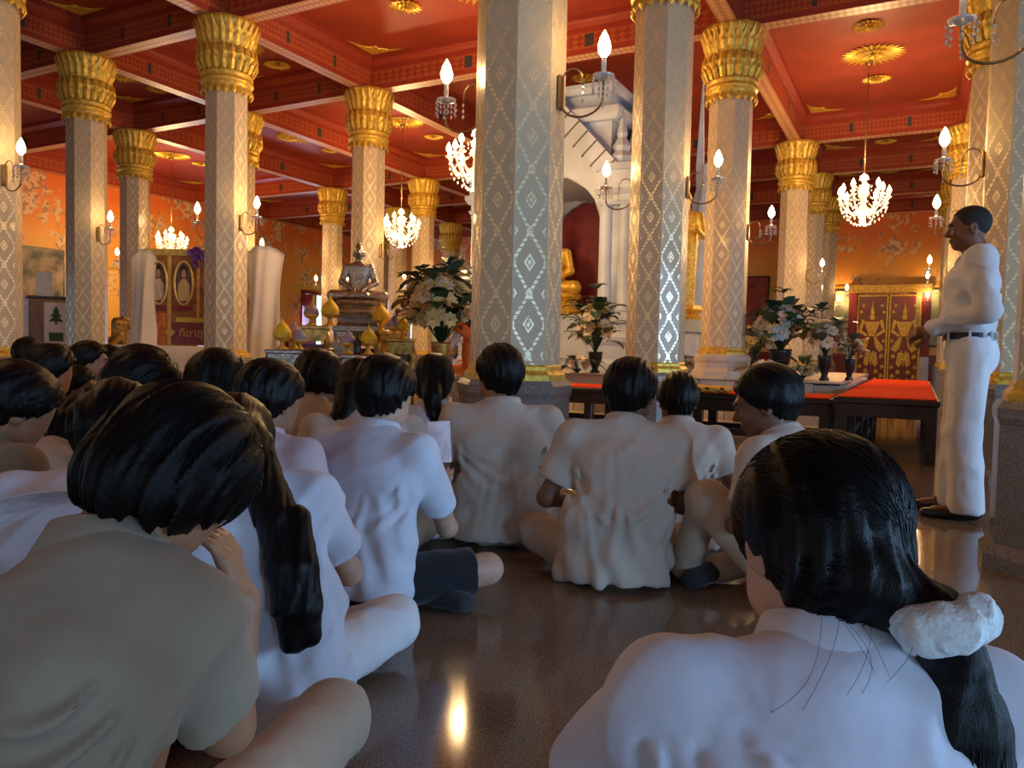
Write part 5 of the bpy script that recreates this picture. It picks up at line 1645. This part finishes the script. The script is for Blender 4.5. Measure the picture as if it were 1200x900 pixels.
P = [
 ('girl with a wavy dark ponytail in a cream blouse beside the upright boy', 509, 413, 3.6, dict(yaw=0, hair='cap', shirt='white', skin='light', tail=[[((0, -.09, .0), .045, 1), ((.005, -.125, -.08), .042, 1), ((.02, -.13, -.16), .034, 1), ((.03, -.13, -.23), .018, 1)]])),
 ('girl with long hair falling forward in a cream blouse', 421, 419, 3.2, dict(yaw=10, hair='cap', shirt='cream', skin='light', spn=(8, 22, 34), head=(20, 30, 0), tail=[[((-.05, -.05, -.02), .06, 1), ((-.09, -.04, -.12), .05, 1), ((-.12, -.02, -.22), .03, 1)]])),
 ('boy in a pinkish white shirt with thick round hair', 320, 422, 2.5, dict(yaw=-12, hair='short', shirt='pink', head=(-22, 12, 0))),
 ('student in a cream shirt with head bowed before the small altar table', 374, 410, 3.5, dict(yaw=-6, hair='bowl', shirt='cream', spn=(6, 18, 30), head=(-10, 34, 0))),
 ('student with round black hair and a small hair clip', 256, 408, 2.85, dict(yaw=0, hair='bowl', shirt='white', head=(-18, 14, 0))),
 ('student bending the head sideways, ear showing', 168, 405, 2.9, dict(yaw=-25, hair='bowl', shirt='cream', skin='light', spn=(8, 22, 36), head=(-40, 30, 14))),
 ('student in a pale blouse holding a printed sheet', 138, 450, 1.9, dict(yaw=18, hair='short', shirt='white', spn=(10, 30, 48), head=(-4, 40, 0), skin='mid')),
 ('student in cream shirt at the foot of the left aisle column', 20, 426, 2.25, dict(yaw=-15, hair='short', shirt='beige', spn=(8, 22, 36), head=(-30, 30, 0), skin='mid')),
 ('student in a tan shirt bowing deeply over the knees', 92, 470, 2.75, dict(yaw=-8, hair='short', shirt='tan', spn=(16, 46, 62), head=(0, 60, 0), skin='mid')),
 ('boy in a pale blue shirt with bowl hair beside the left column', 60, 402, 3.9, dict(yaw=-38, hair='bowl', shirt='sky', head=(-20, 8, 0))),
 ('boy in a cream shirt facing the portrait board', 107, 400, 5.2, dict(yaw=-62, hair='short', shirt='cream', face=True, eyes=True, head=(-12, 4, 0))),
 ('boy half hidden beside the one facing the portrait board', 130, 405, 6.1, dict(yaw=-50, hair='short', shirt='cream', face=True, head=(-10, 6, 0))),
 ('small child in a tan shirt looking towards the portrait board', 92, 429, 4.4, dict(yaw=-70, hair='short', shirt='tan', skin='dark', face=True, head=(-6, 10, 0))),
 ('student mostly hidden behind the left aisle column', 35, 396, 6.2, dict(yaw=-20, hair='short', shirt='cream')),
]
PI_ = []
for k, (lab, px, top, Y, kw) in enumerate(P):
    kw.setdefault('compact', True)
    kw.setdefault('hres', .011 if Y < 3 else .014)
    PI_.append(person(lab, px, top, Y, seed=10+k, **kw))

# combed strands over the two heads in front
def slerp(a, b, f):
    c = np.clip(a@b, -1, 1); w_ = math.acos(c)
    return a if w_ < 1e-4 else (a*math.sin((1-f)*w_)+b*math.sin(f*w_))/math.sin(w_)
def head_strands(t, inf, cen, rad, starts_ends, seed, r, m, hs=1.1, ell2=None):
    rr = random.Random(seed); paths = []
    for a, b in starts_ends:
        k = rr.uniform(.995, 1.018); off = nrm(A(rr.uniform(-1, 1), rr.uniform(-1, 1), rr.uniform(-1, 1)))*.03
        pts = []
        for i in range(9):
            f = i/8
            d = nrm(slerp(nrm(a), nrm(b), f)+off*math.sin(PI*f))
            v = d*rad; t_ = 1.0
            if ell2 is not None:
                c2, r2 = ell2; o_ = (cen-c2)/r2; w2 = v/r2
                qa, qb, qc = w2@w2, 2*o_@w2, o_@o_-1
                ds = qb*qb-4*qa*qc
                if ds > 0: t_ = max(1.0, (-qb+math.sqrt(ds))/(2*qa))
            pts.append(inf['hc']+inf['HM']@((cen+v*t_*k)*hs))
        paths.append(pts)
    strands(None, None, paths, r, m, t)
rr = random.Random(5)
se = []
for k in range(800):
    a = rr.uniform(0, 2*PI); el = rr.uniform(-.1, 1.0)
    se.append((A(math.cos(a)*math.cos(el), abs(math.sin(a))*math.cos(el)*.8-.1, math.sin(el)), A(.42+rr.uniform(-.2, .2), -.93, -.5+rr.uniform(-.2, .2))))
head_strands(p2, i2, A(0, -.014, .030), A(.0925, .1125, .0985), se, 1, .0008, HAIRM, 1.06, (A(0, -.045, -.035), A(.079, .073, .076)))
se = []
for k in range(700):
    a = rr.uniform(0, 2*PI)
    se.append((A(rr.uniform(-.25, .25), rr.uniform(-.25, .2), 1), A(math.cos(a), math.sin(a)*.9-.2, rr.uniform(-.55, .1))))
head_strands(p1, i1, A(0, -.012, .028), A(.1005, .1165, .1025), se, 2, .0008, HAIRM2, 1.06, (A(0, -.035, -.030), A(.096, .093, .081)))
# ponytail strands
hy = rotm(10)
paths = []
for k in range(160):
    a = rr.random()*2*PI; q = rr.uniform(.75, 1.08)
    base = [(A(.045, -.125, -.09)*1.06, .030, i2['HM']), (A(.066, -.145, -.10)*1.06, .032, hy), (A(.072, -.142, -.15)*1.06, .055, hy), (A(.07, -.14, -.24)*1.06, .068, hy), (A(.055, -.13, -.36)*1.06, .058, hy), (A(.05, -.12, -.47-rr.random()*.06)*1.06, .02+.015*rr.random(), hy)]
    paths.append([i2['hc']+M_@p+hy@A(math.cos(a), math.sin(a), 0)*r_*q for p, r_, M_ in base])
fly = []
for k in range(7):      # fly-away hairs at the nape
    p = i2['hc']+i2['HM']@A(rr.uniform(-.08, .03), -.085, -.08)*1.06
    d = hy@A(rr.uniform(-.12, .02), -.045-rr.random()*.03, -.05-rr.random()*.06); bq = hy@A(rr.uniform(-.03, .03), -.03, rr.uniform(-.01, .03))
    fly.append([p+d*f+bq*math.sin(PI*f) for f in [x/9 for x in range(10)]])
strands(None, None, fly, .0003, HAIRM, p2)
strands(None, None, paths, .0009, HAIRM, p2)
SB = Blob(.008)
sc_c = i2['hc']+i2['HM']@A(.048, -.130, -.092)*1.06
ax_ = nrm(hy@A(.12, -.42, -.88)); e1 = nrm(np.cross(ax_, A(0, 0, 1))); e2 = np.cross(ax_, e1)
for k in range(11):
    a = 2*PI*k/11; rr_ = .030+.004*rr.random()
    p = sc_c+(e1*math.cos(a)+e2*math.sin(a))*rr_+ax_*rr.uniform(-.012, .012)
    SB.ell(p, (.019+.004*rr.random(), .019, .024), rotm(a*57+30, 40*rr.random(), 0))
put('scrunchie', SB.mesh('scrunchie', .0035, lambda P: -(np.clip(1-np.abs(vnoise(P*55))*2.0, 0, 1)*.004)), mat('white_scrunchie', (.78, .84, .84), .8, 0, .08, 20, .3, 200), p2)

# ------------------------------------------------------------------ papers
def sheet(label, c, xdir, ydir, w_, h_, name='paper_sheet', m=PAP, bend=.02, lines=True):
    x = Vector(xdir).normalized(); y = Vector(ydir).normalized(); y = (y-x*y.dot(x)).normalized(); n_ = x.cross(y)
    vs = []; fs = []; N = 8
    for sd in (0, .0012):
        for i in range(N+1):
            for k in range(2):
                f = i/N
                vs.append(Vector(c)+x*((f-.5)*w_)+y*((k-.5)*h_)+n_*(bend*math.sin(PI*f)+sd))
    q = 2*(N+1)
    for i in range(N):
        fs.append((2*i, 2*i+2, 2*i+3, 2*i+1)); fs.append((q+2*i, q+2*i+1, q+2*i+3, q+2*i+2))
        fs.append((2*i, 2*i+1+q-1, 2*i+2+q, 2*i+2)); fs.append((2*i+1, 2*i+3, q+2*i+3, q+2*i+1))
    mb = MB(); mb.add(vs, fs)
    return tag(mb.build(name, m), label, 'paper')
PAPER = mat('printed_paper', (.80, .68, .70), .7, 0, .22, 30)
sheet('pinkish printed sheet held by the student in the pale blouse', at(42, 600, 1.42), (1, .1, .28), (.05, 1, -.25), .24, .17, m=PAPER)
sheet('small booklet held up by the student in black shorts', at(515, 518, 2.86), (1, .15, .05), (.1, .25, 1), .085, .155, 'booklet', PAPER, .006)
sheet('paper lying by the boys in cream shirts', at(775, 632, 2.95), (1, .3, 0), (0, .9, .3), .07, .10, 'note_sheet', PAPER, .004)

# ------------------------------------------------------------------ seated person in orange and the standing man
person('person in an orange robe with one bare arm, half hidden behind the large column', 550, 348, 7.95, yaw=48, spn=(2, 10, 20), head=(0, 20, 0), skin='pale', shirt='orange', pants='orange', hair='buzz', hres=.016, base_z=.505, sleeve=.25, seed=40,
       arms={'l': ((.30, .12, .36), (.30, .36, .26))}, hem=.03)

def standing_man():
    gpos = ground(1122, 606)
    t = thing('person', 'standing man in pale shirt, black belt and white trousers with hands together', 'person', (gpos.x+.03, gpos.y+.02, 0), R(66))
    HM = rotm(4, 4, 0); lat = A(1, 0, 0)
    pel, wai, che, nk = A(0, 0, .93), A(0, .012, 1.08), A(0, .0, 1.29), A(0, -.012, 1.455)
    hc = A(0, .028, 1.583)
    shd = {q: A(q*.185, -.012, 1.395) for q in (-1, 1)}
    el = {-1: A(-.245, -.04, 1.12), 1: A(.285, -.10, 1.13)}; wr = {-1: A(-.085, .19, 1.035), 1: A(.08, .18, 1.02)}
    hip = {q: A(q*.095, 0, .90) for q in (-1, 1)}; kn = {q: A(q*.105, .02, .48) for q in (-1, 1)}
    an = {-1: A(-.11, -.01, .08), 1: A(.11, .03, .08)}
    B = Blob(.025)
    B.ecap(pel, wai, (.14, .09), (.125, .085), lat); B.ecap(wai, che, (.125, .085), (.15, .095), lat); B.cap(shd[-1], shd[1], .05, .05); B.cap(che, nk, .08, .06)
    B.cap(nk-A(0, 0, .02), A(0, .008, 1.52), .056, .054)
    head_prims(B, hc, HM, True, 1.0)
    for q in (-1, 1):
        B.cap(shd[q], el[q], .046, .04); B.cap(el[q], wr[q], .04, .028)
        hand(B, wr[q], A(-q*.35, .9, -.25), A(-q*.6, 0, -.6), -q, 30)
        B.cap(hip[q], kn[q], .08, .058); B.cap(kn[q], an[q], .055, .035); B.cap(an[q]-A(0, 0, .03), an[q]+A(0, .15, -.045), .04, .03)
    put('body', B.mesh('body', .0075), SKIN['dark'], t)
    S = Blob(.04)
    S.ecap(A(0, 0, .97), wai, (.165, .115), (.168, .122), lat); S.ecap(wai, che, (.168, .122), (.185, .118), lat); S.ecap(che, nk-A(0, 0, .05), (.17, .11), (.085, .07), lat)
    for q in (-1, 1):
        S.cap(nk-A(0, 0, .055), shd[q], .05, .066); S.cap(shd[q], el[q], .068, .06, .03); S.cap(el[q], wr[q]-(wr[q]-el[q])*.05, .058, .042, .025)
    S.cut(A(0, 0, .965), A(0, 0, -1), .004)
    def dp(P): return -(np.clip(1-np.abs(vnoise(P*A(8, 9, 12)+3))*2.3, 0, 1)*.011+vnoise(P*A(10, 10, 6))*.006)
    put('shirt', S.mesh('shirt', .0085, dp), cloth('pale_grey_blue_shirt', (.66, .68, .72)), t)
    put('collar', collar_mesh(nk-A(0, .004, .016), A(0, .1, 1), A(0, 1, -.1), lat, .072, .036), CL['white'], t)
    T_ = Blob(.03)
    T_.ecap(A(0, 0, .985), A(0, 0, .90), (.160, .112), (.172, .125), lat); T_.ell(A(0, -.055, .88), (.15, .09, .11))
    for q in (-1, 1):
        T_.cap(hip[q], kn[q], .100, .085); T_.cap(kn[q], an[q]+A(0, 0, -.015), .085, .082)
    T_.cut(A(0, 0, .055), A(0, 0, -1), .003); T_.cut(A(0, 0, .992), A(0, 0, 1), .003)
    def dq(P): return -(np.clip(1-np.abs(vnoise(P*A(9, 9, 5)+7))*2.4, 0, 1)*.010+vnoise(P*A(6, 6, 3))*.006)
    put('trousers', T_.mesh('trousers', .0085, dq), CL['wpant'], t)
    bl = MB(); bl.lathe([(1.0, .975), (1.012, .975), (1.012, 1.012), (1.0, 1.012)], 36, sx=.172, sy=.124, cap=False); bl.build('belt', BLACKL, t)
    for k in range(7):
        a = 2*PI*k/7+.3
        MB().box((.176*math.cos(a), .128*math.sin(a), .993), (.012, .012, .055)).build('belt_loop', CL['wpant'], t)
    for q in (-1, 1):
        s_ = Blob(.02); a = an[q]
        s_.cap(A(a[0], a[1]-.03, .05), A(a[0], a[1]+.06, .05), .048, .046); s_.ecap(A(a[0], a[1]+.03, .035), A(a[0]+q*.01, a[1]+.20, .028), (.046, .035), (.036, .025), lat)
        s_.cut(A(0, 0, .002), A(0, 0, -1), .002)
        put('shoe', s_.mesh('shoe', .009), BLACKL, t)
    put('hair', hair_mesh(hc, HM, 'buzz', .006, 3), mat('cropped_black_hair', (.010, .008, .007), .7, 0, .4, 90, .5, 220), t)
    for q in (-1, 1):
        m = MB(); m.smooth = True; m.ball((0, 0, 0), .0125, 10, 7)
        e = m.build('eye', EYEW, t, tuple(hc+HM@A(q*.031, .0725, .003)))
        m2 = MB(); m2.smooth = True; m2.ball((0, 0, 0), (.006, .004, .006), 8, 5); m2.build('iris', EYED, e, tuple(HM@A(0, .0105, 0)))
        bq = MB(); bq.smooth = True
        bq.tube([tuple(hc+HM@A(q*x, y, z)) for x, y, z in ((.014, .099, .021), (.030, .0975, .026), (.046, .086, .021))], .0032, 5); bq.build('eyebrow', HAIRM, t)
    return t
man = standing_man()
